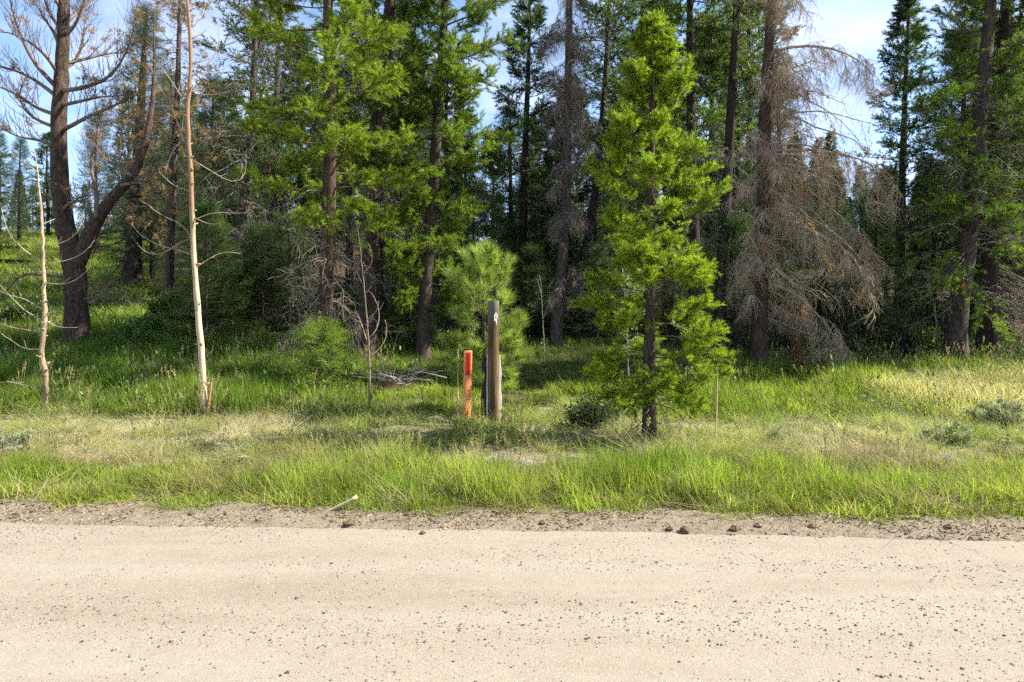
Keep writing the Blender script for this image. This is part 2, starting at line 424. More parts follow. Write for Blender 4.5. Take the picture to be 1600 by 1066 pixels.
def leafy(name, seed, n, rad, ls, mats, up=.3, flat=False):
    """small cluster of broad leaves"""
    rng = R(seed); mb = MB()
    c = rng.normal(0, rad, (n, 3)); c[:, 2] = np.abs(c[:, 2]) if not flat else c[:, 2] * .3
    d = rng.normal(0, 1, (n, 3)); d[:, 2] += up; d /= np.linalg.norm(d, axis=1, keepdims=True)
    s = orth(d, rng); nn = np.cross(d, s); l = ls * rng.uniform(.6, 1.2, (n, 1))
    V = np.stack([c, c + d * l * .45 + s * l * .32 + nn * l * .05, c + d * l, c + d * l * .45 - s * l * .32 + nn * l * .05], 1)
    mb.add(V.reshape(-1, 3), np.arange(n * 4).reshape(n, 4))
    return src(name, mb, mats)
LEAF = [leafy("leaf_cluster", 60 + k, 16, .07, .05, [M_LEAF]) for k in range(3)]
FORB = [leafy("forb_leaves", 66 + k, 22, .05, .045, [M_LEAF], .8) for k in range(3)]

def blades(name, seed, n, spread, w, lean, curl, mats, h0=.45, segs=3):
    """grass tuft one unit tall"""
    rng = R(seed); mb = MB()
    az = rng.uniform(0, 2 * PI, n); r = spread * np.sqrt(rng.uniform(0, 1, n)); a2 = rng.uniform(0, 2 * PI, n)
    base = np.stack([r * np.cos(a2), r * np.sin(a2), 0 * r - .03], -1)
    h = rng.uniform(h0, 1, n); le = np.abs(rng.normal(0, lean, n)); cu = np.abs(rng.normal(0, curl, n))
    out = np.stack([np.cos(az), np.sin(az), 0 * az], -1); side = np.stack([-np.sin(az + rng.normal(0, .6, n)), np.cos(az), 0 * az], -1)
    rows = []
    for k in range(segs + 1):
        t = k / segs
        c = base + out * (h * (le * t + cu * t * t))[:, None] + np.array([0, 0, 1.])[None] * (h * (t - .35 * cu * t * t))[:, None]
        ww = w * (1 - t ** 1.6) * rng.uniform(.85, 1.15, n)
        rows.append((c - side * ww[:, None] * .5, c + side * ww[:, None] * .5))
    for k in range(segs):
        a, b = rows[k]; c, d = rows[k + 1]
        if k < segs - 1:
            mb.add(np.stack([a, b, d, c], 1).reshape(-1, 3), np.arange(n * 4).reshape(n, 4))
        else:
            mb.add(np.stack([a, b, (c + d) / 2], 1).reshape(-1, 3), np.arange(n * 3).reshape(n, 3))
    return src(name, mb, mats)
GRASS = [blades("green_grass_patch", 70 + k, 100, .24, .012, .10, .17, [M_GRASS]) for k in range(4)]
DRY = [blades("dry_grass_patch", 80 + k, 70, .24, .009, .3, .45, [M_GRASS], .3) for k in range(3)]

def seed_stalk(name, seed, mats):
    rng = R(seed); mb = MB(); t = np.linspace(0, 1, 5)
    for k in range(3):
        b = rng.normal(0, .05, 2); l = rng.normal(0, .10, 2); h = rng.uniform(.7, 1)
        P = np.stack([b[0] + l[0] * t ** 2, b[1] + l[1] * t ** 2, h * t - .02], -1)
        tubes(mb, P, np.full(5, .0026), 3)
        m = 16; s = rng.uniform(.78, 1.0, m); c = np.stack([np.interp(s, t, P[:, i]) for i in range(3)], -1)
        d = rng.normal(0, .5, (m, 3)); d[:, 2] = 1; d /= np.linalg.norm(d, axis=1, keepdims=True)
        needles(mb, c, d, np.full(m, .055), np.full(m, .016), rng)
    return src(name, mb, mats)
STALK = [seed_stalk("seed_stalk", 90 + k, [M_GRASS]) for k in range(3)]

def pebble(name, seed):
    rng = R(seed)
    a = np.array([[-1, -1, -.5], [1, -1, -.5], [1, 1, -.5], [-1, 1, -.5], [-.6, -.6, .6], [.7, -.55, .5], [.6, .65, .62], [-.65, .6, .5]]) * [.5, .42, .38] + rng.normal(0, .09, (8, 3))
    f = [[0, 1, 5, 4], [1, 2, 6, 5], [2, 3, 7, 6], [3, 0, 4, 7], [4, 5, 6, 7], [3, 2, 1, 0]]
    mb = MB(); mb.add(a, f); return src(name, mb, [M_PEB])
PEB = [pebble("pebble_source", 100 + k) for k in range(4)]

def flower(name, seed):
    rng = R(seed); mb = MB(); t = np.linspace(0, 1, 3)
    for k in range(4):
        b = rng.normal(0, .03, 2); l = rng.normal(0, .06, 2); h = rng.uniform(.7, 1)
        tubes(mb, np.stack([b[0] + l[0] * t, b[1] + l[1] * t, h * t], -1), np.full(3, .004), 3, 1)
        n = 14; c = np.stack([b[0] + l[0] + rng.normal(0, .05, n), b[1] + l[1] + rng.normal(0, .05, n), h + rng.normal(0, .012, n)], -1)
        V = np.stack([c + np.array(o) * .022 for o in ([-1, 0, 0], [0, -1, 0.2], [1, 0, 0], [0, 1, .2])], 1)
        mb.add(V.reshape(-1, 3), np.arange(n * 4).reshape(n, 4))
    return src(name, mb, [M_LEAF, M_STEM])
FLOWER = [flower("white_flower_head", 110 + k) for k in range(2)]

_groups = {}
def inst_group(key, protos):
    if key in _groups: return _groups[key]
    ng = bpy.data.node_groups.new("scatter_" + key, 'GeometryNodeTree')
    ng.interface.new_socket("Geometry", in_out='INPUT', socket_type='NodeSocketGeometry')
    ng.interface.new_socket("Geometry", in_out='OUTPUT', socket_type='NodeSocketGeometry')
    n = ng.nodes; L = ng.links.new
    gi = n.new("NodeGroupInput"); go = n.new("NodeGroupOutput")
    jg = n.new("GeometryNodeJoinGeometry")
    for o in protos:
        oi = n.new("GeometryNodeObjectInfo"); oi.inputs["Object"].default_value = o; oi.inputs["As Instance"].default_value = True
        L(oi.outputs["Geometry"], jg.inputs[0])
    ip = n.new("GeometryNodeInstanceOnPoints"); ip.inputs["Pick Instance"].default_value = True
    def na(nm, ty):
        a = n.new("GeometryNodeInputNamedAttribute"); a.data_type = ty; a.inputs["Name"].default_value = nm; return a.outputs["Attribute"]
    er = n.new("FunctionNodeEulerToRotation"); L(na("rot", 'FLOAT_VECTOR'), er.inputs[0])
    L(gi.outputs[0], ip.inputs["Points"]); L(jg.outputs[0], ip.inputs["Instance"]); L(na("vid", 'INT'), ip.inputs["Instance Index"])
    L(er.outputs[0], ip.inputs["Rotation"]); L(na("scl", 'FLOAT_VECTOR'), ip.inputs["Scale"])
    L(ip.outputs[0], go.inputs[0])
    _groups[key] = ng
    return ng

def scatter(name, key, protos, pos, rot, scl, col, rng, parent=None, origin=None):
    """one object that carries many small pieces"""
    n = len(pos)
    if isinstance(protos[0], np.ndarray): return bake(name, protos, pos, rot, scl, col, rng, parent)
    me = bpy.data.meshes.new(name)
    pos = np.asarray(pos, np.float32)
    if origin is not None: pos = pos - np.asarray(origin, np.float32)
    me.vertices.add(n); me.vertices.foreach_set("co", np.ascontiguousarray(pos, np.float32).ravel())
    scl = np.asarray(scl, float)
    if scl.ndim == 1: scl = np.repeat(scl[:, None], 3, 1)
    col = np.asarray(col, float)
    if col.ndim == 1: col = np.repeat(col[None], n, 0)
    for nm, ty, dat in (("rot", 'FLOAT_VECTOR', rot), ("scl", 'FLOAT_VECTOR', scl), ("col", 'FLOAT_VECTOR', col)):
        a = me.attributes.new(nm, ty, 'POINT'); a.data.foreach_set("vector", np.ascontiguousarray(dat, np.float32).ravel())
    a = me.attributes.new("vid", 'INT', 'POINT'); a.data.foreach_set("value", rng.integers(0, len(protos), n).astype(np.int32))
    o = link(name, me, parent)
    md = o.modifiers.new("scatter", 'NODES'); md.node_group = inst_group(key, protos)
    tag(o, kind="stuff")
    return o

def bake(name, protos, pos, rot, scl, col, rng, parent):
    """needles of all shoots as one mesh"""
    n = len(pos); pos = np.asarray(pos, float); scl = np.asarray(scl, float)
    col = np.asarray(col, float)
    if col.ndim == 1: col = np.repeat(col[None], n, 0)
    cx, cy_, cz = np.cos(rot).T; sx, sy, sz = np.sin(rot).T
    Rm = np.stack([np.stack([cy_ * cz, sx * sy * cz - cx * sz, cx * sy * cz + sx * sz], -1), np.stack([cy_ * sz, sx * sy * sz + cx * cz, cx * sy * sz - sx * cz], -1), np.stack([-sy, sx * cy_, cx * cy_], -1)], 1)
    vid = rng.integers(0, len(protos), n); VV = []; CC = []
    c2 = col * rng.uniform(.72, 1.3, (n, 1))
    for k, pr in enumerate(protos):
        i = np.nonzero(vid == k)[0]; q = pr.reshape(-1, 3)
        V = np.einsum('mij,vj->mvi', Rm[i], q) * scl[i][:, None, None] + pos[i][:, None]
        m = len(pr); jit = np.repeat(rng.uniform(.8, 1.2, (len(i), m)), 3, 1)
        VV.append(V.reshape(-1, 3)); CC.append((c2[i][:, None] * jit[..., None]).reshape(-1, 3))
    V = np.concatenate(VV); C_ = np.concatenate(CC); nt_ = len(V) // 3
    me = bpy.data.meshes.new(name)
    me.vertices.add(len(V)); me.vertices.foreach_set("co", V.astype(np.float32).ravel())
    me.loops.add(len(V)); me.loops.foreach_set("vertex_index", np.arange(len(V), dtype=np.int32))
    me.polygons.add(nt_); me.polygons.foreach_set("loop_start", (np.arange(nt_) * 3).astype(np.int32))
    at = me.attributes.new("col", 'FLOAT_COLOR', 'POINT'); at.data.foreach_set("color", np.concatenate([C_, np.ones((len(C_), 1))], 1).astype(np.float32).ravel())
    me.materials.append(M_NEEDLE); me.update(calc_edges=True)
    global NTRI
    NTRI += nt_
    return tag(link(name, me, parent), kind="stuff")
NTRI = 0

def rot_to(d):
    d = d / (np.linalg.norm(d, axis=1, keepdims=True) + 1e-9)
    return np.stack([0 * d[:, 0], np.arccos(np.clip(d[:, 2], -1, 1)), np.arctan2(d[:, 1], d[:, 0])], -1)

def rot_hang(d):
    """local Z along d, local -Y downward"""
    d = d / (np.linalg.norm(d, axis=1, keepdims=True) + 1e-9)
    # Rz(yaw) * Rx(-(90-el)): local Z -> horizontal forward, local Y -> up
    el = np.arcsin(np.clip(d[:, 2], -1, 1)); yaw = np.arctan2(d[:, 1], d[:, 0])
    return np.stack([PI / 2 - el, 0 * el, yaw + PI / 2], -1)

# ------------------------------------------------------------------ tree growing
def sample(paths, s):
    """paths (M,N,3), s (M,K) in 0..1 -> pos (M,K,3), tangent"""
    M, Np = paths.shape[:2]
    x = np.clip(s, 0, .9999) * (Np - 1); i = x.astype(int); f = (x - i)[..., None]
    r = np.arange(M)[:, None]
    a = paths[r, i]; b = paths[r, i + 1]
    return a * (1 - f) + b * f, unit(b - a)

def side_twigs(paths, K, s0, s1, L0, L1, ang, rng, planar=.8, up=.15, grav=0., n=4, wob=.06, jit=.25):
    """K twigs on every path; length L0 at s0 falling to L1 at s1"""
    M = len(paths)
    s = np.clip(np.linspace(s0, s1, K)[None] + rng.uniform(-.5, .5, (M, K)) * (s1 - s0) / K, 0.02, 1)
    p, t = sample(paths, s)
    sv = np.cross(t, np.array([0, 0, 1.])); sv = unit(sv); uv = unit(np.cross(sv, t))
    sg = np.where((np.arange(K)[None] + rng.integers(0, 2, (M, 1))) % 2 == 0, 1., -1.)
    roll = np.where(rng.uniform(size=(M, K)) < planar, rng.normal(0, .35, (M, K)), rng.uniform(-PI, PI, (M, K)))
    a = ang + rng.normal(0, .2, (M, K))
    side = sv * (sg * np.cos(roll))[..., None] + uv * np.sin(roll)[..., None]
    d = t * np.cos(a)[..., None] + side * np.sin(a)[..., None]; d[..., 2] += up; d = unit(d)
    fr = (s - s0) / max(s1 - s0, 1e-6)
    L = (L0 + (L1 - L0) * fr) * rng.uniform(1 - jit, 1 + jit, (M, K))
    tt = np.linspace(0, 1, n)
    P = p[:, :, None] + d[:, :, None] * (L[..., None] * tt)[..., None]
    P[..., 2] += grav * L[..., None] * tt ** 2
    w = rng.normal(0, wob, (M, K, n, 3)) * L[..., None, None]; w[:, :, 0] = 0
    P = P + np.cumsum(w, 2) * .6
    return P.reshape(M * K, n, 3), L.reshape(-1), np.repeat(np.arange(M), K)

def tufts_on(paths, Q, q0, q1, rng, up=.35, spread=.5):
    M = len(paths)
    s = np.linspace(q0, q1, Q)[None] + rng.uniform(-.5, .5, (M, Q)) * (q1 - q0) / max(Q, 1)
    p, t = sample(paths, np.clip(s, 0, 1))
    d = t + rng.normal(0, spread, t.shape); d[..., 2] += up
    return p.reshape(-1, 3), unit(d.reshape(-1, 3))

def trunk_path(pts, n=28):
    pts = np.asarray(pts, float)
    L = np.concatenate([[0], np.cumsum(np.linalg.norm(np.diff(pts, axis=0), axis=1))])
    u = np.linspace(0, L[-1], n)
    P = np.stack([np.interp(u, L, pts[:, i]) for i in range(3)], -1)
    for _ in range(2): P[1:-1] = P[1:-1] * .5 + (P[2:] + P[:-2]) * .25
    return P

def px_trunk(base_u, d, pts):
    """trunk centre line from photo columns and rows at depth d; starts on the ground"""
    x = (base_u - U0) / F * d; z = float(terrain(x, d))
    return np.array([[x, d, z - .12]] + [px(u, v, d) for u, v in pts]), np.array([x, d, z])

def trunk_mesh(P, r0, r1, rng, m, k=14, flare=.5, pw=.8, lump=.05):
    mb = MB(); n = len(P); t = np.linspace(0, 1, n)
    hgt = P[:, 2] - P[0, 2]
    rad = r1 + (r0 - r1) * (1 - t) ** pw; rad = rad * (1 + flare * np.exp(-hgt / (r0 * 2.2)))
    T = unit(np.gradient(P, axis=0)); A = unit(np.cross(T, np.array([0, 1., 0]))); B = np.cross(T, A)
    th = np.arange(k) * 2 * PI / k
    rr = rad[:, None] * (1 + rng.normal(0, lump, (n, k)) + .06 * np.sin(th * 3 + rng.uniform(0, 6))[None])
    V = P[:, None] + rr[..., None] * (np.cos(th)[None, :, None] * A[:, None] + np.sin(th)[None, :, None] * B[:, None])
    i = np.arange(n * k).reshape(n, k); a = i[:-1]; b = np.roll(a, -1, 1); c = i[1:]; e = np.roll(c, -1, 1)
    mb.add(V.reshape(-1, 3), np.stack([a, b, e, c], -1).reshape(-1, 4))
    return mb, rad

def curve_branches(base, az, el, L, sag, rng, n=7, wob=.035, tip=0.):
    M = len(az); t = np.linspace(0, 1, n)
    h = np.stack([np.cos(az), np.sin(az), 0 * az], -1)
    P = base[:, None] + h[:, None] * (L * np.cos(el))[:, None, None] * t[None, :, None]
    P[..., 2] += (L * np.sin(el))[:, None] * t[None] + (sag * L)[:, None] * t[None] ** 2 + (tip * L)[:, None] * t[None] ** 4
    w = rng.normal(0, wob, (M, n, 3)) * L[:, None, None]; w[:, 0] = 0
    return P + np.cumsum(w, 1) * .5

BARK_PINE = (.095, .062, .045); BARK_DARK = (.055, .04, .033); DEAD_GREY = (.20, .165, .145)

def at_height(P, z):
    i = np.argsort(P[:, 2])
    return np.stack([np.interp(z, P[i, 2], P[i, k]) for k in range(3)], -1)

def conifer(name, label, cat, seed, P, base, r0, r1=.03, zb=.15, prof=None, nb=80, el=(-.1, .7), sag=(.05, .1), tw=14, twl=.42,
            kind='pine', tq=3, ts=1.0, inner=.35, col=(.10, .15, .03), colv=.2, bias=(0, 0), bark=BARK_PINE, dead=None, group=None,
            spread=.5, up=.35, yellow=.0, sub=0, tw0=.22, fine=False, bark_m=None, twig_col=None, top_only=None):
    """P: trunk line (world). zb: crown base as a share of the height. prof: [(share of crown height, radius in m)]"""
    rng = R(seed)
    root = thing(name, label, cat, base, group)
    P = trunk_path(P, 30); Pl = P - base
    H = Pl[-1, 2]
    mb, _ = trunk_mesh(Pl, r0, r1, rng, M_BARK)
    link("trunk", mb.mesh("trunk", bark_m or M_BARK), root, bark)
    pr = np.array(prof, float)
    f = (np.arange(nb) + rng.uniform(0, 1, nb)) / nb
    z0 = zb * H; z = z0 + f * (H - z0) * .985
    az = np.arange(nb) * 2.39996 + rng.normal(0, .5, nb)
    L = np.interp(f, pr[:, 0], pr[:, 1]) * rng.uniform(.6, 1.12, nb)
    L = L * np.clip(1 + bias[0] * np.cos(az) + bias[1] * np.sin(az), .15, 3)
    e = np.interp(f, [0, 1], el) + rng.normal(0, .12, nb)
    sg = np.interp(f, [0, 1], sag) + rng.normal(0, .05, nb)
    bp = at_height(Pl, z)
    br = curve_branches(bp, az, e, L, sg, rng)
    tw_p, tw_L, own = side_twigs(br, tw, tw0, .99, 1.0, .35, .85, rng, .75, .12, 0.0, 3)
    # twig length follows its branch
    sc = (twl * L[own])[:, None, None]; b0 = tw_p[:, :1]
    tw_p = b0 + (tw_p - b0) * sc
    mb = MB()
    rb = np.clip(L * .014, .006, .05)[:, None] * np.linspace(1, .25, 7)[None]
    tubes(mb, br, rb, 5)
    tubes(mb, tw_p, np.linspace(.0055, .0025, 3)[None] * np.ones((len(tw_p), 1)) * (1 + .3 * (ts - 1)), 3)
    paths = [tw_p]; 
    if sub:
        sp, sl, so = side_twigs(tw_p, sub, .3, .95, 1.0, .6, .8, rng, .6, .15, 0, 3)
        b0 = sp[:, :1]; sp = b0 + (sp - b0) * (.4 * twl * L[own][so])[:, None, None]
        tubes(mb, sp, np.linspace(.004, .002, 3)[None] * np.ones((len(sp), 1)), 3, cap=False)
    o_ = link("branches", mb.mesh("branches", M_TWIG), root, twig_col or (bark[0] * .9, bark[1] * .9, bark[2] * .9)); tag(o_, kind="stuff")
    p1, d1 = tufts_on(tw_p, tq, .35, 1.0, rng, up, spread)
    p2, d2 = tufts_on(br, 3, .75, 1.0, rng, up, spread * .7)
    pp = [p1, p2]; dd = [d1, d2]
    if sub:
        p3, d3 = tufts_on(sp, 2, .5, 1.0, rng, up, spread); pp.append(p3); dd.append(d3)
    pp = np.concatenate(pp); dd = np.concatenate(dd)
    # foliage thins out close to the trunk
    ax = at_height(Pl, pp[:, 2]); rr = np.linalg.norm((pp - ax)[:, :2], axis=1)
    fz = np.clip((pp[:, 2] - z0) / (H - z0), 0, 1); Rl = np.interp(fz, pr[:, 0], pr[:, 1])
    keep = (rr > inner * Rl * rng.uniform(.5, 1.2, len(pp))) | (fz > .93)
    if top_only is not None: keep &= pp[:, 2] < top_only
    pp, dd, fz = pp[keep], dd[keep], fz[keep]
    n = len(pp)
    c = np.array(col)[None] * (1 + rng.normal(0, colv, (n, 1)))
    c = np.where(rng.uniform(size=(n, 1)) < yellow, np.array([[.26, .19, .04]]), c)
    c = np.clip(c, .005, 1)
    protos = {'pine': PINE if base[1] < 10 and base[1] > 1 else PINEMID if 1 < base[1] < 17 else PINEFAR, 'long': LONG, 'spruce': SPRUCE, 'rust': RUST}[kind]; key = kind
    if fine: protos, key = FINE, 'fine'
    rot = rot_hang(dd) if kind == 'spruce' else rot_to(dd)
    scatter("needles", key, protos, pp, rot, ts * rng.uniform(.75, 1.2, n), c, rng, root)
    if dead: dead_limbs(root, Pl, rng, **dead)
    return root

def dead_limbs(root, Pl, rng, n=24, z=(.8, 3.), L=(.5, 1.2), el=(-.3, .3), sag=-.1, tw=8, twl=.5, sub=3, col=DEAD_GREY, grav=-.25, az=None, name="dead_branches", hang=0, hangcol=(.2, .16, .13), hs=1., rust=0, rustcol=(.30, .13, .05), r=.011, planar=.5, subl=.45, rs=1.):
    zz = rng.uniform(z[0], z[1], n); a = rng.uniform(-PI, PI, n) if az is None else rng.uniform(az[0], az[1], n)
    Ln = np.interp(zz, np.linspace(z[0], z[1], len(L)), L) * rng.uniform(.55, 1.15, n)
    br = curve_branches(at_height(Pl, zz), a, rng.uniform(el[0], el[1], n), Ln, np.full(n, sag) + rng.normal(0, .06, n), rng, wob=.05)
    mb = MB(); tubes(mb, br, np.clip(Ln * r, .004, .05)[:, None] * np.linspace(1, .3, 7)[None], 5)
    t1, l1, own = side_twigs(br, tw, .2, 1., 1., .5, .9, rng, planar, .0, grav, 4, .11)
    b0 = t1[:, :1]; t1 = b0 + (t1 - b0) * (twl * Ln[own])[:, None, None]
    tubes(mb, t1, np.linspace(.005, .002, 4)[None] * np.ones((len(t1), 1)), 3)
    t2 = None
    if sub:
        t2, l2, o2 = side_twigs(t1, sub, .25, 1., 1., .7, .9, rng, .3, 0, grav * 1.2, 3, .14)
        b0 = t2[:, :1]; t2 = b0 + (t2 - b0) * (subl * twl * Ln[own][o2])[:, None, None]
        tubes(mb, t2, np.linspace(.0034, .0018, 3)[None] * np.ones((len(t2), 1)), 3)
    o = link(name, mb.mesh(name, M_TWIG), root, col); tag(o, kind="stuff")
    if hang:
        p, d = tufts_on(t1, hang, .15, 1., rng, -.3, .35)
        scatter("hanging_twigs", 'hang', HANG, p, rot_hang(d), hs * rng.uniform(.6, 1.2, len(p)), np.array(hangcol)[None] * rng.uniform(.75, 1.3, (len(p), 1)), rng, root)
    if rust:
        src_ = t2 if t2 is not None else t1
        k = rng.uniform(size=len(src_)) < rust
        if k.any():
            p, d = tufts_on(src_[k], 3, .3, 1., rng, -.5, .5)
            scatter("dead_needles", 'rust', RUST, p, rot_to(d), rs * rng.uniform(.7, 1.3, len(p)), np.array(rustcol)[None] * rng.uniform(.7, 1.3, (len(p), 1)), rng, root)
    return br

# ------------------------------------------------------------------ the trees at the roadside
LIT = (.215, .285, .022); MID = (.100, .140, .028); DEEP = (.060, .092, .030); BLUE = (.050, .080, .048)

d0 = ground_at(1015, 686)
P, b = px_trunk(1015, d0, [(1014, 560), (1018, 420), (1016, 300), (1020, 180), (1016, 95), (1015, 42)])
front_pine = conifer("pine_tree", "bright yellow-green young pine with foliage to the ground, in front of the forest", "tree", 1, P, b, .085, .012, .10,
    [(0, .62), (.1, .82), (.26, .86), (.41, .78), (.55, .84), (.68, .66), (.8, .46), (.91, .30), (1, .12)], 78, (-.15, 1.0), (-.02, .18), 15, .31, 'pine', 6, .98, .40,
    LIT, .24, (.12, -.05), (.105, .08, .06), dict(n=16, z=(.15, 1.2), L=(.8, .7), el=(-.5, .1), sag=-.2, tw=6, twl=.3, sub=2, col=(.12, .10, .085)), up=.5, spread=.42, yellow=.01, tw0=.36)

d1 = ground_at(757, 648)
P, b = px_trunk(757, d1, [(757, 560), (756, 480), (756, 440), (755, 420)])
conifer("pine_tree", "bushy young pine with long pale needles standing behind the numbered post", "tree", 2, P, b, .05, .012, .18,
    [(0, .5), (.25, .68), (.5, .66), (.75, .54), (.92, .38), (1, .18)], 36, (-.05, 1.0), (.0, .25), 6, .5, 'long', 1, 1.3, .36,
    (.26, .33, .085), .18, (0, 0), (.12, .085, .06), None, up=.8, spread=.3)

# tall pines of the left middle
d = 13.2
P, b = px_trunk(503, d, [(506, 520), (512, 400), (517, 200), (513, 0), (508, -200), (506, -330)])
conifer("pine_tree", "tall sunlit pine with pale dead branches low on its trunk above a small spruce", "tree", 3, P, b, .165, .03, .26,
    [(0, 1.3), (.2, 1.5), (.4, 1.7), (.6, 1.5), (.8, 1.0), (1, .3)], 66, (-.1, .5), (.0, .1), 17, .33, 'pine', 5, 1.35, .27,
    (.205, .275, .026), .22, (.02, -.2), (.11, .07, .05),
    dict(n=34, z=(.7, 3.8), L=(.9, 1.0, .8), el=(-.5, .25), sag=-.25, tw=9, twl=.5, sub=3, col=(.22, .18, .145), grav=-.3), yellow=.015, tw0=.3, fine=True)
d = 15.2
P, b = px_trunk(572, d, [(574, 480), (580, 400), (590, 200), (611, 0), (622, -160), (628, -300)])
conifer("pine_tree", "tall dark pine with a thick leaning trunk, left of the broad-crowned pine", "tree", 4, P, b, .215, .03, .35,
    [(0, 1.0), (.3, 1.5), (.6, 1.6), (.8, 1.1), (1, .3)], 70, (-.1, .6), (-.05, .08), 15, .32, 'pine', 5, 1.4, .42,
    (.105, .160, .024), .2, (.05, 0), (.085, .062, .05), dict(n=34, z=(.8, 4.4), L=(.8, 1.2), el=(-.4, .3), sag=-.2, tw=8, twl=.5, sub=2, col=(.15, .12, .10)), fine=True)
d = 15.6
P, b = px_trunk(660, d, [(662, 490), (668, 400), (680, 250), (692, 60), (700, -120), (704, -260)])
conifer("pine_tree", "broad-crowned green pine with foliage hanging low over the young pine", "tree", 5, P, b, .16, .03, .10,
    [(0, .7), (.15, 1.2), (.3, 1.45), (.5, 1.5), (.7, 1.35), (.85, .85), (1, .25)], 92, (-.15, .6), (-.05, .08), 16, .34, 'pine', 5, 1.4, .24,
    (.165, .235, .028), .18, (.10, -.05), (.10, .075, .06), None, yellow=.012, tw0=.26, fine=True)

# dark pines and a dead one in the middle
d = 24.
P, b = px_trunk(815, d, [(816, 420), (820, 250), (826, 80), (828, -25)])
conifer("pine_tree", "slim dark green pine with a pointed top beside the open strip of sky", "tree", 6, P, b, .17, .03, .16,
    [(0, 1.1), (.3, 1.5), (.6, 1.15), (.85, .6), (1, .12)], 84, (-.1, .6), (-.05, .05), 11, .40, 'pine', 2, 2.2, .3, (.062, .092, .034), .2, bark=BARK_DARK,
    dead=dict(n=18, z=(.6, 2.4), L=(1., 1.1), tw=6, sub=2, col=(.12, .10, .09)))
d = ground_at(868, 545)
P, b = px_trunk(868, d, [(872, 480), (881, 400), (887, 200), (890, 0), (892, -180), (893, -300)])
root = thing("dead_tree", "tall grey dead conifer with a bare trunk and drooping twigs", "tree", b)
rng = R(7); Pl = trunk_path(P, 30) - b
mb, _ = trunk_mesh(Pl, .155, .03, rng, M_BARK); link("trunk", mb.mesh("trunk", M_BARK), root, (.135, .105, .09))
dead_limbs(root, Pl, rng, n=84, z=(1.0, Pl[-1, 2]), L=(.7, .85, .8, .4), el=(-.5, .1), sag=-.35, tw=8, twl=.45, sub=3, col=(.19, .15, .13), grav=-.5, hang=1, hangcol=(.17, .135, .115), rust=.04, rustcol=(.22, .13, .07))
d = 22.5
P, b = px_trunk(905, d, [(908, 440), (930, 300), (945, 150), (952, 0), (956, -90)])
conifer("pine_tree", "dark green pine with a slightly leaning trunk behind the dead grey conifer", "tree", 8, P, b, .17, .03, .38,
    [(0, .9), (.3, 1.4), (.6, 1.4), (.85, .8), (1, .2)], 66, (-.1, .6), (-.05, .05), 11, .42, 'pine', 2, 2.1, .3, (.075, .110, .032), .2, bark=BARK_DARK,
    dead=dict(n=20, z=(.8, 4.), L=(1., 1.1), tw=6, sub=2, col=(.11, .09, .08)))
d = 18.6
P, b = px_trunk(1086, d, [(1085, 420), (1080, 200), (1078, 0), (1076, -160), (1075, -250)])
conifer("pine_tree", "tall green pine rising right behind the bright young roadside pine", "tree", 9, P, b, .18, .03, .36,
    [(0, 1.2), (.25, 1.7), (.5, 1.6), (.8, 1.0), (1, .25)], 78, (-.1, .55), (-.05, .05), 12, .42, 'pine', 3, 1.8, .36, (.105, .165, .028), .2, (.15, -.05), BARK_DARK,
    dict(n=20, z=(.8, 4.), L=(1., 1.1), tw=6, sub=2, col=(.11, .09, .08)))
d = 17.2
P, b = px_trunk(1125, d, [(1127, 430), (1138, 250), (1150, 40), (1158, -150), (1160, -260)])
conifer("pine_tree", "dark trunked pine with grey dead lower limbs left of the big dead spruce", "tree", 10, P, b, .165, .03, .50,
    [(0, .8), (.3, 1.2), (.6, 1.2), (.85, .7), (1, .2)], 52, (-.1, .5), (-.05, .05), 11, .42, 'pine', 3, 1.8, .3, (.085, .118, .03), .2, bark=BARK_DARK,
    dead=dict(n=46, z=(1., 6.), L=(.9, 1.1, .9), el=(-.5, .1), sag=-.3, tw=9, twl=.45, sub=3, col=(.17, .14, .12), grav=-.4))

# the big dead spruce
d = ground_at(1184, 588)
P, b = px_trunk(1184, d, [(1187, 500), (1191, 390), (1193, 200), (1206, 0), (1212, -160), (1216, -330)])
root = thing("dead_tree", "large dead spruce with drooping grey branches and patches of rusty needles", "tree", b)
rng = R(11); Pl = trunk_path(P, 34) - b
mb, _ = trunk_mesh(Pl, .165, .03, rng, M_BARK); link("trunk", mb.mesh("trunk", M_BARK), root, (.088, .056, .042))
dead_limbs(root, Pl, rng, n=40, z=(.9, 6.4), L=(1.15, 1.75, 1.9, 1.7), el=(-.25, .3), sag=-.38, tw=12, twl=.30, sub=3, col=(.40, .305, .215), grav=-.75, hang=0, rust=.06, r=.012, planar=.4, az=(-1.35, 1.0), subl=.55, rustcol=(.33, .155, .075))
dead_limbs(root, Pl, rng, n=44, z=(1.2, Pl[-1, 2]), L=(.7, 1.0, .9, .6), el=(-.4, .2), sag=-.38, tw=9, twl=.36, sub=3, col=(.38, .29, .205), grav=-.7, hang=1, hs=.8, hangcol=(.40, .305, .215), rust=.03, name="dead_branches", subl=.5)
dead_limbs(root, Pl, rng, n=46, z=(1.3, Pl[-1, 2]), L=(.45, .7, .7, .5), el=(-.5, .1), sag=-.4, tw=8, twl=.5, sub=3, col=(.33, .25, .185), grav=-.7, hang=1, hs=.75, hangcol=(.38, .285, .20), rust=.07, rustcol=(.30, .14, .07), az=(-2.7, -.5), subl=.5)
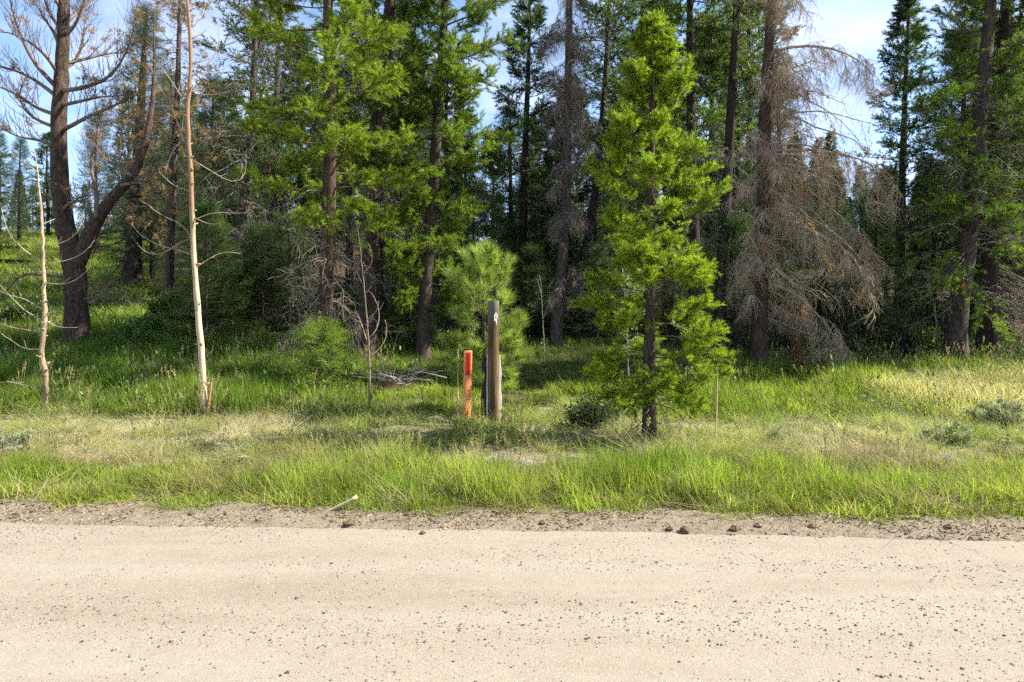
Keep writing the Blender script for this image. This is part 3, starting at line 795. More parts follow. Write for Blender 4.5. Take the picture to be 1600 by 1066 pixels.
for pts in ([(1190, 235), (1215, 236), (1290, 232), (1330, 250), (1355, 243), (1375, 262), (1384, 300)], [(1192, 255), (1230, 262), (1262, 300), (1310, 330), (1350, 380), (1362, 400)],
            [(1196, 85), (1240, 70), (1300, 74), (1345, 92), (1366, 120)], [(1192, 345), (1250, 350), (1310, 380), (1345, 410), (1352, 440)], [(1190, 440), (1240, 452), (1290, 505), (1318, 545), (1322, 585)]):
    k = len(pts); off = np.linspace(0, rng.uniform(-1.0, .5), k)
    Pq = trunk_path(np.array([px(u, v, d + o) for (u, v), o in zip(pts, off)]) - b, 10)
    mb = MB(); tubes(mb, Pq, np.linspace(.035, .007, 10), 6)
    t1, _, own = side_twigs(Pq[None], 26, .15, 1., .5, .3, .9, rng, .4, -.1, -.7, 5, .08)
    tubes(mb, t1, np.linspace(.0055, .002, 5)[None] * np.ones((len(t1), 1)), 3)
    t2, _, _ = side_twigs(t1, 5, .2, 1., .25, .14, .9, rng, .3, -.1, -.6, 4, .1)
    tubes(mb, t2, np.linspace(.0036, .0016, 4)[None] * np.ones((len(t2), 1)), 3)
    link("limb", mb.mesh("limb", M_TWIG), root, (.36, .275, .195))
    p_, d_ = tufts_on(t1, 3, .2, 1., rng, -.3, .35)
    scatter("hanging_twigs", 'hang', HANG, p_, rot_hang(d_), .8 * rng.uniform(.6, 1.2, len(p_)), np.array([[.40, .305, .215]]) * rng.uniform(.75, 1.3, (len(p_), 1)), rng, root)
    kk = rng.uniform(size=len(t1)) < .24
    if kk.any():
        p_, d_ = tufts_on(t1[kk], 9, .3, 1., rng, -.7, .5)
        scatter("dead_needles", 'rust', RUST, p_, rot_to(d_), rng.uniform(.7, 1.2, len(p_)), np.array([[.33, .155, .075]]) * rng.uniform(.7, 1.3, (len(p_), 1)), rng, root)
# a rusty bough hanging to the grass
q = np.stack([px(u, v, d - .25) for u, v in ((1200, 470), (1232, 500), (1250, 545), (1256, 600))]) - b
Pq = trunk_path(q, 8); mb = MB(); tubes(mb, Pq, np.linspace(.016, .004, 8), 5)
t1, _, _ = side_twigs(Pq[None], 26, .35, 1., .22, .14, .8, rng, .2, -.3, -.5, 4, .1); tubes(mb, t1, np.full((len(t1), 4), .003), 3)
link("limb", mb.mesh("limb", M_TWIG), root, (.2, .12, .08))
p_, d_ = tufts_on(t1, 5, .2, 1., rng, -.7, .5)
scatter("dead_needles", 'rust', RUST, p_, rot_to(d_), rng.uniform(.7, 1.2, len(p_)), np.array([[.27, .11, .05]]) * rng.uniform(.6, 1.3, (len(p_), 1)), rng, root)

# right side
d = 22.
P, b = px_trunk(1404, d, [(1406, 400), (1412, 200), (1418, 50), (1422, -25)])
conifer("spruce_tree", "slim blue-green spruce with a pointed top standing against the sky", "tree", 12, P, b, .15, .025, .10,
    [(0, 1.15), (.3, 1.25), (.6, .95), (.85, .5), (1, .1)], 104, (-.15, .5), (-.05, .05), 11, .40, 'pine', 2, 1.9, .15, (.062, .098, .042), .2, bark=(.09, .065, .055))
d = ground_at(1490, 572)
P, b = px_trunk(1490, d, [(1494, 500), (1512, 380), (1526, 230), (1549, 0), (1562, -160), (1570, -300)])
right_pine = conifer("pine_tree", "thick dark pine leaning right with an orange ribbon on a low branch", "tree", 13, P, b, .20, .03, .24,
    [(0, .9), (.15, 1.15), (.35, 1.2), (.6, 1.4), (.8, 1.1), (1, .3)], 62, (-.15, .6), (-.05, .05), 12, .42, 'pine', 3, 1.45, .40, (.10, .155, .024), .2, (-.1, -.1), (.095, .07, .06),
    dict(n=56, z=(1.2, 6.), L=(1.0, 1.3, 1.2), el=(-.4, .2), sag=-.25, tw=9, twl=.45, sub=3, col=(.20, .165, .145), grav=-.3), fine=True)
d = 15.4
P, b = px_trunk(1542, d, [(1543, 500), (1552, 300), (1572, 0), (1580, -160), (1585, -260)])
conifer("pine_tree", "dark pine close behind the ribboned pine, with sunlit needles to the right", "tree", 14, P, b, .19, .03, .22,
    [(0, 1.0), (.2, 1.4), (.5, 1.6), (.8, 1.0), (1, .3)], 84, (-.2, .6), (-.05, .05), 12, .42, 'pine', 3, 1.6, .40, (.12, .18, .024), .2, (.25, -.2), BARK_DARK,
    dict(n=40, z=(.6, 4.), L=(1.3, 1.4), el=(-.7, .1), sag=-.3, tw=9, twl=.45, sub=3, col=(.24, .19, .15), grav=-.4, az=(-1.5, .6)), yellow=.01, fine=True)
d = 17.
P, b = px_trunk(1372, d, [(1371, 470), (1369, 380), (1366, 300)])
conifer("spruce_tree", "small dense dark green spruce in the shade behind the dead spruce", "tree", 15, P, b, .07, .015, .03,
    [(0, .85), (.2, .95), (.5, .75), (.8, .4), (1, .1)], 70, (-.05, .6), (-.08, .05), 9, .5, 'spruce', 2, .8, .1, (.050, .085, .030), .2, bark=BARK_DARK)

# left side: spruce, half dead conifers
d = 24.
P, b = px_trunk(207, d, [(208, 400), (215, 250), (224, 100), (230, 12)])
conifer("spruce_tree", "dense blue-green spruce with a thick dark trunk behind the dead ponderosa", "tree", 16, P, b, .27, .03, .10,
    [(0, 1.7), (.25, 1.7), (.5, 1.25), (.8, .6), (1, .1)], 110, (-.25, .4), (-.1, .05), 11, .42, 'spruce', 2, 1.0, .1, (.052, .078, .050), .2, bark=BARK_DARK)
d = ground_at(262, 475)
P, b = px_trunk(262, d, [(264, 420), (268, 300), (277, 150), (281, 0), (284, -80)])
root = thing("dead_tree", "dead conifer with tan needle clumps on its bare branches behind the pale bare trunk", "tree", b)
rng = R(17); Pl = trunk_path(P, 30) - b
mb, _ = trunk_mesh(Pl, .15, .02, rng, M_BARK); link("trunk", mb.mesh("trunk", M_BARK), root, (.125, .095, .08))
dead_limbs(root, Pl, rng, n=95, z=(2.0, Pl[-1, 2]), L=(1.5, 1.9, 1.5, .5), el=(-.25, .35), sag=.05, tw=8, twl=.42, sub=3, col=(.20, .15, .12), grav=.1, rust=.17, rs=1.7, rustcol=(.42, .27, .13))
d = 20.
P, b = px_trunk(368, d, [(370, 420), (376, 350), (394, 200), (400, 0), (402, -130)])
conifer("pine_tree", "thin pine with sparse dull needles and many grey dead twigs beside the tall sunlit pine", "tree", 18, P, b, .15, .025, .30,
    [(0, .8), (.3, 1.3), (.6, 1.2), (.85, .7), (1, .2)], 54, (-.2, .5), (-.05, .05), 10, .42, 'pine', 2, 1.8, .3, (.075, .100, .038), .2, bark=(.09, .072, .065),
    dead=dict(n=60, z=(1.4, 9.), L=(1.2, 1.5, 1.0), el=(-.4, .2), sag=-.2, tw=8, twl=.45, sub=3, col=(.19, .165, .15), rust=.03, rustcol=(.28, .15, .06)))
d = 22.
P, b = px_trunk(424, d, [(425, 400), (431, 200), (436, 0), (438, -150)])
conifer("pine_tree", "slender dark pine half hidden to the left of the tall sunlit pine", "tree", 19, P, b, .14, .025, .30,
    [(0, 1.0), (.4, 1.4), (.8, .8), (1, .2)], 66, (-.2, .5), (-.05, .05), 10, .42, 'pine', 2, 2.0, .3, (.062, .090, .036), .2, bark=(.10, .08, .075),
    dead=dict(n=30, z=(1., 5.), L=(1.2, 1.2), tw=7, sub=2, col=(.17, .145, .13)))

# dead ponderosa with a forked trunk
d = ground_at(119, 547)
P, b = px_trunk(119, d, [(118, 480), (115, 405), (99, 350), (91, 260), (92, 180), (97, 90), (100, 0), (101, -120), (100, -240)])
root = thing("dead_tree", "large dead ponderosa with a forked reddish trunk and upcurved bare limbs", "tree", b)
rng = R(20); Pl = trunk_path(P, 40) - b
mb, _ = trunk_mesh(Pl, .245, .04, rng, M_BARK, pw=.9, flare=.35); link("trunk", mb.mesh("trunk", M_BARK), root, (.10, .068, .052))
q = np.stack([px(u, v, d + o) for u, v, o in ((116, 420, 0), (132, 385, .05), (150, 340, .15), (175, 308, .25), (205, 280, .4), (225, 235, .6), (238, 170, .8), (242, 100, .9), (240, 40, 1.))]) - b
mb, _ = trunk_mesh(trunk_path(q, 24), .175, .012, rng, M_BARK, flare=0, pw=1.15); link("second_trunk", mb.mesh("second_trunk", M_BARK), root, (.11, .076, .062))
LIMBS = [[(92, 142), (120, 140), (150, 132), (178, 118), (195, 88), (206, 62), (212, 30)], [(94, 205), (110, 198), (140, 180), (170, 170), (190, 160), (215, 148)],
         [(90, 152), (60, 128), (30, 112), (0, 104), (-30, 96)], [(90, 138), (70, 118), (48, 92), (34, 60), (20, 22), (12, -20)], [(90, 200), (66, 192), (46, 180), (34, 165), (28, 150), (36, 128)],
         [(92, 118), (75, 90), (52, 68), (20, 52), (-10, 46)], [(95, 100), (120, 96), (150, 88), (178, 82), (200, 84)], [(96, 80), (85, 50), (66, 25), (50, -10)], [(98, 60), (118, 40), (130, 10), (138, -30)],
         [(90, 180), (62, 172), (30, 150), (2, 136), (-25, 130)], [(97, 50), (76, 20), (64, -20)], [(99, 40), (122, 16), (150, -6), (172, -30)], [(94, 110), (112, 104), (124, 86), (130, 60), (134, 20)],
         [(92, 165), (120, 160), (150, 152), (180, 150)], [(88, 230), (58, 218), (30, 215), (0, 200)], [(100, 20), (80, -10), (70, -50)], [(205, 275), (190, 262), (165, 250), (150, 226)], [(150, 340), (152, 300), (140, 262), (146, 226), (158, 210)],
         [(112, 430), (90, 433), (70, 431), (40, 425), (20, 440), (0, 470)], [(125, 470), (150, 462), (172, 464)], [(126, 480), (150, 470), (185, 472)], [(190, 290), (215, 285), (240, 292)], [(97, 330), (110, 316), (128, 312), (136, 330)]]
for pts in LIMBS:
    k = len(pts); o1 = rng.uniform(-1.6, 1.2); off = np.linspace(0, o1, k)
    Pq = trunk_path(np.array([px(u, v, d + o) for (u, v), o in zip(pts, off)]) - b, 12)
    ln = np.linalg.norm(np.diff(Pq, axis=0), axis=1).sum()
    mb = MB(); tubes(mb, Pq, np.linspace(min(.055, .03 + .01 * ln), .008, 12), 6)
    t1, _, own = side_twigs(Pq[None], int(9 + 8 * ln), .2, 1., .6, .3, .75, rng, .5, .35, .35, 5, .06)
    tubes(mb, t1, np.linspace(.0085, .003, 5)[None] * np.ones((len(t1), 1)), 4)
    t2, _, _ = side_twigs(t1, 3, .3, 1., .28, .18, .7, rng, .4, .35, .25, 4, .08)
    tubes(mb, t2, np.linspace(.005, .0025, 4)[None] * np.ones((len(t2), 1)), 3)
    link("limb", mb.mesh("limb", M_TWIG), root, (.155, .115, .09))
    kk = rng.uniform(size=len(t1)) < .10
    if kk.any() and pts[0][1] < 400:
        p_, d_ = tufts_on(t1[kk], 1, .8, 1., rng, -.4, .3)
        p_ = np.repeat(p_, 4, 0) + rng.normal(0, .03, (len(p_) * 4, 3)); d_ = unit(np.repeat(d_, 4, 0) + rng.normal(0, .5, p_.shape))
        scatter("dead_needles", 'rust', RUST, p_, rot_to(d_), rng.uniform(1.0, 1.6, len(p_)), np.array([[.36, .22, .105]]) * rng.uniform(.7, 1.3, (len(p_), 1)), rng, root)

# ------------------------------------------------------------------ bare stems
def stem(name, label, u, v, pts, r, seed, color, twigs, rr=None, m=None, tcol=None, grow=(5, .3, .35)):
    d = ground_at(u, v); P, b = px_trunk(u, d, pts)
    root = thing(name, label, "tree", b); rng = R(seed)
    Pl = trunk_path(P, 40) - b
    mb = MB(); n = len(Pl)
    Pl[1:, :2] += rng.normal(0, .004, (n - 1, 2))
    rad = np.interp(np.linspace(0, 1, n), np.linspace(0, 1, len(rr)), rr) if rr is not None else np.linspace(r, r * .3, n)
    rad = rad * (1 + rng.normal(0, .05, n))
    tubes(mb, Pl, rad, 10)
    link("trunk", mb.mesh("trunk", m or M_SMOOTHBARK), root, color)
    if r > .03: stubs(root, Pl, rad, 26, rng, (.30, .22, .15))
    for pts in twigs:
        o1 = rng.uniform(-.35, .35)
        Pq = trunk_path(np.array([px(uu, vv, d + o) for (uu, vv), o in zip(pts, np.linspace(0, o1, len(pts)))]) - b, 9)
        ln = np.linalg.norm(np.diff(Pq, axis=0), axis=1).sum()
        mb = MB(); tubes(mb, Pq, np.linspace(.009, .003, 9), 5)
        t1, _, _ = side_twigs(Pq[None], max(1, int(grow[0] * ln)), .3, 1., grow[1] * ln * .5, .06, .7, rng, .3, .2, grow[2], 4, .08)
        tubes(mb, t1, np.linspace(.004, .0018, 4)[None] * np.ones((len(t1), 1)), 3)
        link("twig", mb.mesh("twig", M_TWIG), root, tcol or color)
    return root, d, b

def stripped_mat(name, low, high, z0, z1, patch):
    m, nt, out = mat(name); L = nt.links.new
    n1 = noise(nt, 22, 5, .65, stretch=(1, 1, .12)); n2 = noise(nt, 3.2, 5, .65, stretch=(1, 1, .35)); n3 = noise(nt, 9, 5, .7)
    tco = N(nt, "ShaderNodeTexCoord"); sp = N(nt, "ShaderNodeSeparateXYZ"); L(tco.outputs["Object"], sp.inputs[0])
    ad = N(nt, "ShaderNodeMath", operation='MULTIPLY_ADD'); ad.inputs[1].default_value = 2.2; L(n2, ad.inputs[0]); L(sp.outputs[2], ad.inputs[2])
    mr = N(nt, "ShaderNodeMapRange"); mr.inputs[1].default_value = z0 + 1.1; mr.inputs[2].default_value = z1 + 1.1; L(ad.outputs[0], mr.inputs[0])
    c = mixc(nt, mr.outputs[0], low, high)
    c = mixc(nt, ramp(nt, n3, [(.56, (0, 0, 0)), (.62, (.8, .8, .8))]), c, patch)
    c = mixc(nt, .7, c, ramp(nt, n1, [(.32, (.6, .55, .5)), (.6, (1.12, 1.12, 1.12))]), 'MULTIPLY')
    p = N(nt, "ShaderNodeBsdfPrincipled", Roughness=.8); p.inputs["Specular IOR Level"].default_value = .2
    L(c, p.inputs["Base Color"]); L(bump(nt, mixc(nt, .5, n1, n3), .8, .012), p.inputs["Normal"]); L(p.outputs[0], out.inputs[0]); return m
def stubs(root, Pl, rad, n, rng, color):
    i = rng.integers(2, len(Pl) - 8, n); az = rng.uniform(-PI, PI, n); L_ = rng.uniform(.02, .07, n); r = rad[i] * rng.uniform(.22, .4, n)
    d = np.stack([np.cos(az), np.sin(az), rng.uniform(.1, .6, n)], -1); b0 = Pl[i] + np.stack([np.cos(az), np.sin(az), 0 * az], -1) * (rad[i] * .8)[:, None]
    P = np.stack([b0, b0 + d * L_[:, None] * .5, b0 + d * L_[:, None]], 1); mb = MB(); tubes(mb, P, np.stack([r * 1.6, r, r * .7], -1), 6)
    tag(link("stubs", mb.mesh("stubs", M_TWIG), root, color), kind="stuff")
PALE = (.46, .34, .215)
aspen, da, ba = stem("bare_tree", "tall pale barkless trunk leaning left with a splintered base", 319, 652,
    [(319, 630), (315, 560), (308, 470), (303, 400), (300, 330), (298, 270), (293, 190), (291, 165), (297, 140), (299, 100), (297, 40), (292, 0), (287, -60), (280, -150)], .055, 31, PALE,
    [[(300, 270), (285, 200), (262, 160), (236, 115), (228, 82)], [(292, 165), (270, 130), (250, 100), (226, 85)], [(299, 100), (330, 92), (346, 88)], [(300, 60), (318, 52), (330, 38)], [(298, 120), (322, 108), (340, 82), (346, 52), (338, 30)],
     [(302, 400), (280, 388), (262, 390), (248, 382), (220, 372), (205, 350)], [(301, 372), (278, 376), (258, 400), (240, 402), (218, 392), (208, 372)], [(304, 420), (330, 402), (352, 392), (372, 396)], [(302, 340), (330, 352), (345, 348)],
     [(301, 345), (320, 336), (345, 330), (372, 336), (395, 330)], [(299, 250), (330, 265), (352, 285), (376, 292), (387, 270), (384, 240)], [(297, 40), (316, 26), (322, 4)], [(298, 210), (276, 226), (262, 250), (258, 275)], [(299, 300), (270, 290), (250, 270)],
     [(297, 135), (318, 150), (340, 148), (362, 142)], [(303, 390), (290, 350), (268, 345), (240, 330), (228, 318)], [(296, 30), (280, 10), (262, -10)]],
    rr=[.054, .048, .046, .043, .039, .036, .034, .032, .029, .025, .021, .016, .010], tcol=(.30, .235, .18), m=stripped_mat("stripped_aspen", (.52, .42, .29), (.25, .155, .09), 2.2, 3.4, (.30, .18, .10)))
mb = MB(); q = np.array([px(324, 645, da), px(328, 618, da), px(332, 596, da)]) - ba - [0, .02, 0]; q[0, 2] = -.03
tubes(mb, trunk_path(q, 8), np.array([.03, .03, .028, .025, .022, .018, .012, .003]), 6); link("splinter", mb.mesh("splinter", M_TWIG), aspen, (.36, .19, .09))
mb = MB(); tubes(mb, np.array([px(316, 656, da), px(319, 640, da), px(321, 626, da)]) - ba - [0, .03, .05], np.array([.075, .055, .03]), 9); link("charred_base", mb.mesh("charred_base", M_BARK), aspen, (.05, .04, .035))

stem("bare_tree", "crooked bare sapling with curved twigs standing alone in the grass", 70, 642,
    [(73, 605), (72, 585), (64, 560), (66, 535), (70, 515), (69, 470), (68, 400), (66, 360), (64, 320), (58, 260), (54, 235)], .035, 32, (.36, .25, .16),
    [[(69, 385), (85, 383), (105, 378), (122, 365), (130, 345), (128, 332)], [(70, 414), (85, 410), (105, 408), (125, 400), (140, 388), (148, 375)], [(70, 442), (90, 445), (110, 443), (125, 435), (140, 418)],
     [(66, 410), (50, 400), (30, 385), (15, 372), (8, 350), (2, 325)], [(66, 390), (52, 372), (42, 352)], [(66, 482), (50, 475), (35, 464), (20, 465), (0, 455)], [(66, 520), (40, 515), (15, 512), (-10, 500)], [(67, 545), (40, 548), (15, 530), (0, 520)],
     [(66, 500), (40, 488), (15, 462), (-5, 440)], [(60, 270), (40, 255), (20, 245)], [(70, 500), (90, 512), (120, 512)], [(67, 350), (80, 345), (86, 342)], [(66, 575), (40, 600), (20, 595)], [(72, 600), (45, 605), (15, 595), (0, 598)], [(33, 464), (28, 450), (20, 434)], [(73, 490), (84, 487), (95, 486)]],
    rr=[.038, .036, .045, .034, .04, .03, .028, .024, .02, .016, .01, .006], tcol=(.33, .27, .20), m=stripped_mat("peeling_bark", (.27, .19, .13), (.40, .30, .20), .5, 1.5, (.16, .10, .065)))
stem("bare_tree", "thin bare sapling with wavy forked twigs at the edge of the brush pile", 578, 644,
    [(577, 610), (578, 580), (576, 540), (572, 480), (566, 420), (561, 370), (556, 345)], .018, 33, (.30, .22, .16),
    [[(576, 565), (566, 550), (556, 530), (554, 500), (555, 490)], [(577, 560), (590, 548), (602, 535), (606, 515), (602, 500)], [(577, 575), (600, 570), (612, 552), (619, 530)], [(575, 530), (588, 520), (594, 500), (590, 470), (580, 458)], [(574, 535), (566, 510), (560, 492)], [(570, 460), (580, 448), (583, 440)], [(566, 430), (580, 415), (583, 400), (578, 385)], [(573, 500), (590, 485), (592, 470)]],
    rr=[.02, .018, .016, .013, .011, .008, .005, .003])
stem("bare_tree", "slender forked whitish sapling in the shade near the dead grey conifer", 912, 520,
    [(910, 470), (909, 450), (910, 420), (911, 390)], .03, 34, (.38, .34, .28), [[(909, 455), (900, 440), (890, 425), (888, 410)], [(909, 452), (916, 446)]], rr=[.03, .028, .022, .016, .01])
stem("bare_tree", "very thin grey sapling in front of the dead grey conifer", 851, 570, [(850, 540), (847, 480), (845, 440), (842, 430)], .02, 35, (.26, .22, .19), [[(848, 500), (856, 480), (858, 460)], [(846, 460), (840, 440)]], rr=[.018, .014, .01, .006])
stem("bare_tree", "thin bare pole standing between the small dark spruce and the ribboned pine", 1467, 540, [(1460, 480), (1453, 450), (1445, 400)], .02, 36, (.24, .20, .17), [[(1456, 470), (1446, 455)], [(1453, 452), (1440, 448), (1420, 455)]], rr=[.02, .015, .01, .006])

# aspen sapling with pale leaves
d = ground_at(983, 625)
P, b = px_trunk(983, d, [(981, 560), (979, 500), (976, 450), (972, 418)])
root = thing("aspen_sapling", "slender sapling with pale round leaves left of the bright young pine", "tree", b); rng = R(40)
Pl = trunk_path(P, 16) - b; mb = MB(); tubes(mb, Pl, np.linspace(.018, .006, 16), 7)
link("trunk", mb.mesh("trunk", M_SMOOTHBARK), root, (.42, .40, .34))
br = curve_branches(at_height(Pl, rng.uniform(.75, Pl[-1, 2], 20)), rng.uniform(-PI, PI, 20), rng.uniform(.2, .8, 20), rng.uniform(.25, .6, 20), np.full(20, -.1), rng)
mb = MB(); tubes(mb, br, np.linspace(.006, .002, 7)[None] * np.ones((20, 1)), 4); link("branches", mb.mesh("branches", M_TWIG), root, (.3, .27, .22))
p_, d_ = tufts_on(br, 7, .3, 1., rng, .3, .5)
scatter("leaves", 'leaf', LEAF, p_, rot_to(d_), rng.uniform(.7, 1.2, len(p_)), np.array([[.17, .225, .085]]) * rng.uniform(.8, 1.25, (len(p_), 1)), rng, root)

# ------------------------------------------------------------------ shrubs, small conifers
def shrub(name, label, u, v, w, h, col, seed, n=260, ls=1., kind=None, group=None, dcol=(.12, .09, .06), d=None):
    d = d or ground_at(u, v); x = (u - U0) / F * d; b = np.array([x, d, float(terrain(x, d))])
    root = thing(name, label, "shrub", b, group); rng = R(seed)
    k = 16; az = rng.uniform(-PI, PI, k)
    br = curve_branches(np.zeros((k, 3)) - [0, 0, .03], az, rng.uniform(.5, 1.35, k), h * rng.uniform(.6, 1.1, k), np.full(k, -.15), rng)
    br[..., :2] *= w / max(h, .01) * .9
    mb = MB(); tubes(mb, br, np.linspace(.010, .003, 7)[None] * np.ones((k, 1)), 4)
    t1, _, _ = side_twigs(br, 6, .3, 1., .3 * h, .15 * h, .7, rng, .4, .2, 0, 4); tubes(mb, t1, np.full((len(t1), 4), .0028), 3)
    link("stems", mb.mesh("stems", M_TWIG), root, dcol)
    if n:
        p1, d1 = tufts_on(t1, max(1, n // len(t1)), .2, 1., rng, .3, .5)
        protos, key = {'leaf': (LEAF, 'leaf'), 'pine': (PINEMID, 'pine'), 'spruce': (SPRUCE, 'spruce'), 'forb': (FORB, 'forb')}[kind or 'leaf']
        rot = rot_hang(d1) if key == 'spruce' else rot_to(d1)
        scatter("foliage", key, protos, p1, rot, ls * rng.uniform(.7, 1.3, len(p1)), np.array(col)[None] * rng.uniform(.75, 1.3, (len(p1), 1)), rng, root)
    return root
G = (.085, .125, .030)
shrub("leafy_shrub", "dark leafy shrub at the foot of the bright young pine", 925, 668, .38, .42, (.060, .090, .026), 51, 420, .8)
shrub("leafy_shrub", "green leafy shrub behind the base of the pale barkless trunk", 278, 512, .8, 1.0, G, 52, 700, 1.1)
shrub("leafy_shrub", "low light green shrub between the dead ponderosa and the pale barkless trunk", 225, 545, .7, .7, (.085, .14, .03), 53, 500, 1.1)
shrub("leafy_shrub", "bright green bush in the shade left of the tall sunlit pine", 375, 500, 1.2, 1.9, (.07, .12, .03), 54, 900, 1.3)
shrub("leafy_shrub", "dark green undergrowth bush below the small dark spruce", 1330, 515, .8, 1.1, (.05, .085, .022), 55, 700, 1.2)
shrub("leafy_shrub", "pale leaved bush in front of the slim dark pine in the middle", 845, 500, .9, 1.3, (.075, .11, .05), 56, 600, 1.2, d=20.)
shrub("leafy_shrub", "low green bush left of the dead ponderosa trunk", 30, 515, .8, .8, (.075, .12, .03), 57, 600, 1.1)
shrub("leafy_shrub", "green shrub between the brush pile and the marker", 655, 560, .7, .9, (.085, .135, .03), 58, 600, 1.1)
shrub("leafy_shrub", "sunlit shrub under the ribboned pine's low branches", 1440, 548, .7, .55, (.09, .13, .035), 59, 420, 1.)
shrub("dead_shrub", "grey dead bush in the grass right of the dead ponderosa", 210, 486, .8, .55, G, 61, 0, dcol=(.17, .15, .14))
shrub("sagebrush", "grey-green sagebrush at the edge of the pale dry grass", 1568, 668, .55, .42, (.27, .29, .20), 62, 700, .5, 'forb')
shrub("sagebrush", "grey-green sagebrush in front of the crooked bare sapling", 12, 716, .35, .35, (.27, .29, .20), 63, 420, .5, 'forb')
shrub("sagebrush", "small grey-green sagebrush on the bare patch right of the bright pine", 1220, 690, .28, .16, (.27, .29, .20), 64, 260, .4, 'forb')
shrub("sagebrush", "grey-green sagebrush beside the reddish weeds on the right", 1480, 690, .45, .26, (.27, .29, .20), 65, 420, .45, 'forb')

d = 12.3
P, b = px_trunk(508, d, [(508, 560), (507, 520)])
conifer("spruce_tree", "low spreading light green spruce at the foot of the tall sunlit pine", "tree", 71, P, b, .03, .008, .05,
    [(0, .75), (.4, .72), (.8, .45), (1, .15)], 40, (.0, .6), (-.1, .0), 9, .5, 'spruce', 2, .58, .1, (.17, .25, .035), .2, bark=BARK_DARK)
d = 36.
P, b = px_trunk(17, d, [(17, 420), (17, 402)])
conifer("spruce_tree", "tiny dark conifer alone on the sunny meadow slope", "tree", 72, P, b, .05, .01, .03, [(0, .8), (.5, .5), (1, .1)], 46, (.2, .8), (0, .1), 8, .5, 'pine', 2, 1.8, .1, (.045, .075, .022), .2)
d = 16.4
P, b = px_trunk(322, d, [(322, 440), (321, 360), (321, 325)])
conifer("spruce_tree", "young light green spruce between the pale barkless trunk and the sparse pine", "tree", 73, P, b, .04, .01, .05, [(0, .9), (.4, .8), (.8, .4), (1, .1)], 64, (0, .6), (-.1, .05), 9, .5, 'spruce', 2, .75, .1, (.075, .125, .030), .2)
d = 18.5
P, b = px_trunk(410, d, [(410, 440), (409, 360)])
conifer("spruce_tree", "young dark spruce in the shade behind the dead twigs of the tall sunlit pine", "tree", 74, P, b, .05, .01, .04, [(0, 1.0), (.4, .8), (.8, .4), (1, .1)], 60, (0, .6), (-.1, .05), 9, .5, 'spruce', 2, .8, .1, (.05, .085, .028), .2)
d = 19.
P, b = px_trunk(740, d, [(740, 440), (739, 340), (738, 290)])
conifer("spruce_tree", "dark young spruce in deep shade above the bushy young pine", "tree", 75, P, b, .06, .01, .04, [(0, 1.3), (.4, 1.0), (.8, .5), (1, .1)], 76, (0, .6), (-.1, .05), 9, .5, 'spruce', 2, .85, .1, (.045, .080, .030), .2)
d = 21.
P, b = px_trunk(985, d, [(985, 440), (984, 330), (983, 260)])
conifer("spruce_tree", "dark young spruce in the shade left of the bright young pine's trunk", "tree", 76, P, b, .06, .01, .04, [(0, 1.3), (.4, 1.0), (.8, .5), (1, .1)], 76, (0, .6), (-.1, .05), 9, .5, 'spruce', 2, .85, .1, (.045, .078, .028), .2)

# ------------------------------------------------------------------ forest behind: three kinds of tree, copied
def proto_tree(seed, H, prof, kind, ts, col, zb, nb, name, label, group, deadn=0):
    b = np.array([0, 0, 0.]); P = np.array([[0, 0, -.3], [.05, 0, H * .3], [-.05, .1, H * .7], [.1, .05, H]])
    return conifer(name, label, "tree", seed, P, b, .10 + .007 * H, .02, zb, prof, nb, (-.15, .6), (-.08, .05), 9, .42, kind, 2, ts, .15, col, .2, bark=BARK_DARK, group=group,
                   dead=dict(n=deadn, z=(1., H * zb * 1.2), L=(1.2, 1.2), tw=6, sub=2, col=(.12, .10, .09)) if deadn else None)
PG = "forest trees behind the roadside row"
kinds = [proto_tree(201, 10.5, [(0, 1.3), (.3, 1.55), (.6, 1.2), (.85, .6), (1, .1)], 'pine', 2.7, (.060, .090, .032), .12, 74, "pine_tree", "dark green pine in the dense forest behind the roadside trees", PG + ", pines", 14),
         proto_tree(202, 9.0, [(0, 1.6), (.3, 1.4), (.6, 1.0), (.85, .5), (1, .1)], 'spruce', 1.25, (.046, .074, .036), .05, 80, "spruce_tree", "dense dark spruce in the forest behind the roadside trees", PG + ", spruces"),
         proto_tree(203, 12.0, [(0, 1.0), (.3, 1.5), (.6, 1.5), (.85, .9), (1, .2)], 'pine', 2.8, (.070, .100, .032), .38, 60, "pine_tree", "tall bare-trunked pine in the forest behind the roadside trees", PG + ", tall pines", 26)]
kinds.append(proto_tree(204, 3.2, [(0, 1.15), (.3, 1.0), (.6, .7), (.85, .35), (1, .08)], 'spruce', .85, (.05, .085, .030), .02, 56, "spruce_tree", "small young spruce growing in the shade between the forest trunks", PG + ", young spruces"))
rng = R(300)
spots = []
for u, d_, k in [(450, 19, 3), (600, 18.5, 3), (640, 20, 3), (700, 18, 3), (770, 21, 3), (800, 23, 3), (835, 20.5, 3), (890, 22, 3), (930, 19.5, 3), (960, 20, 3), (1050, 20, 3), (1100, 19, 3), (1150, 17, 3), (1230, 17.5, 3), (1280, 19, 3), (1310, 17, 3), (1340, 18.5, 3), (1420, 19.5, 3), (1450, 17.5, 3), (1520, 18, 3), (1580, 17, 3), (345, 21, 3), (240, 25, 3), (390, 24, 3)]:
    spots.append(((u - U0) / F * d_, d_, k, rng.uniform(.6, 1.1)))
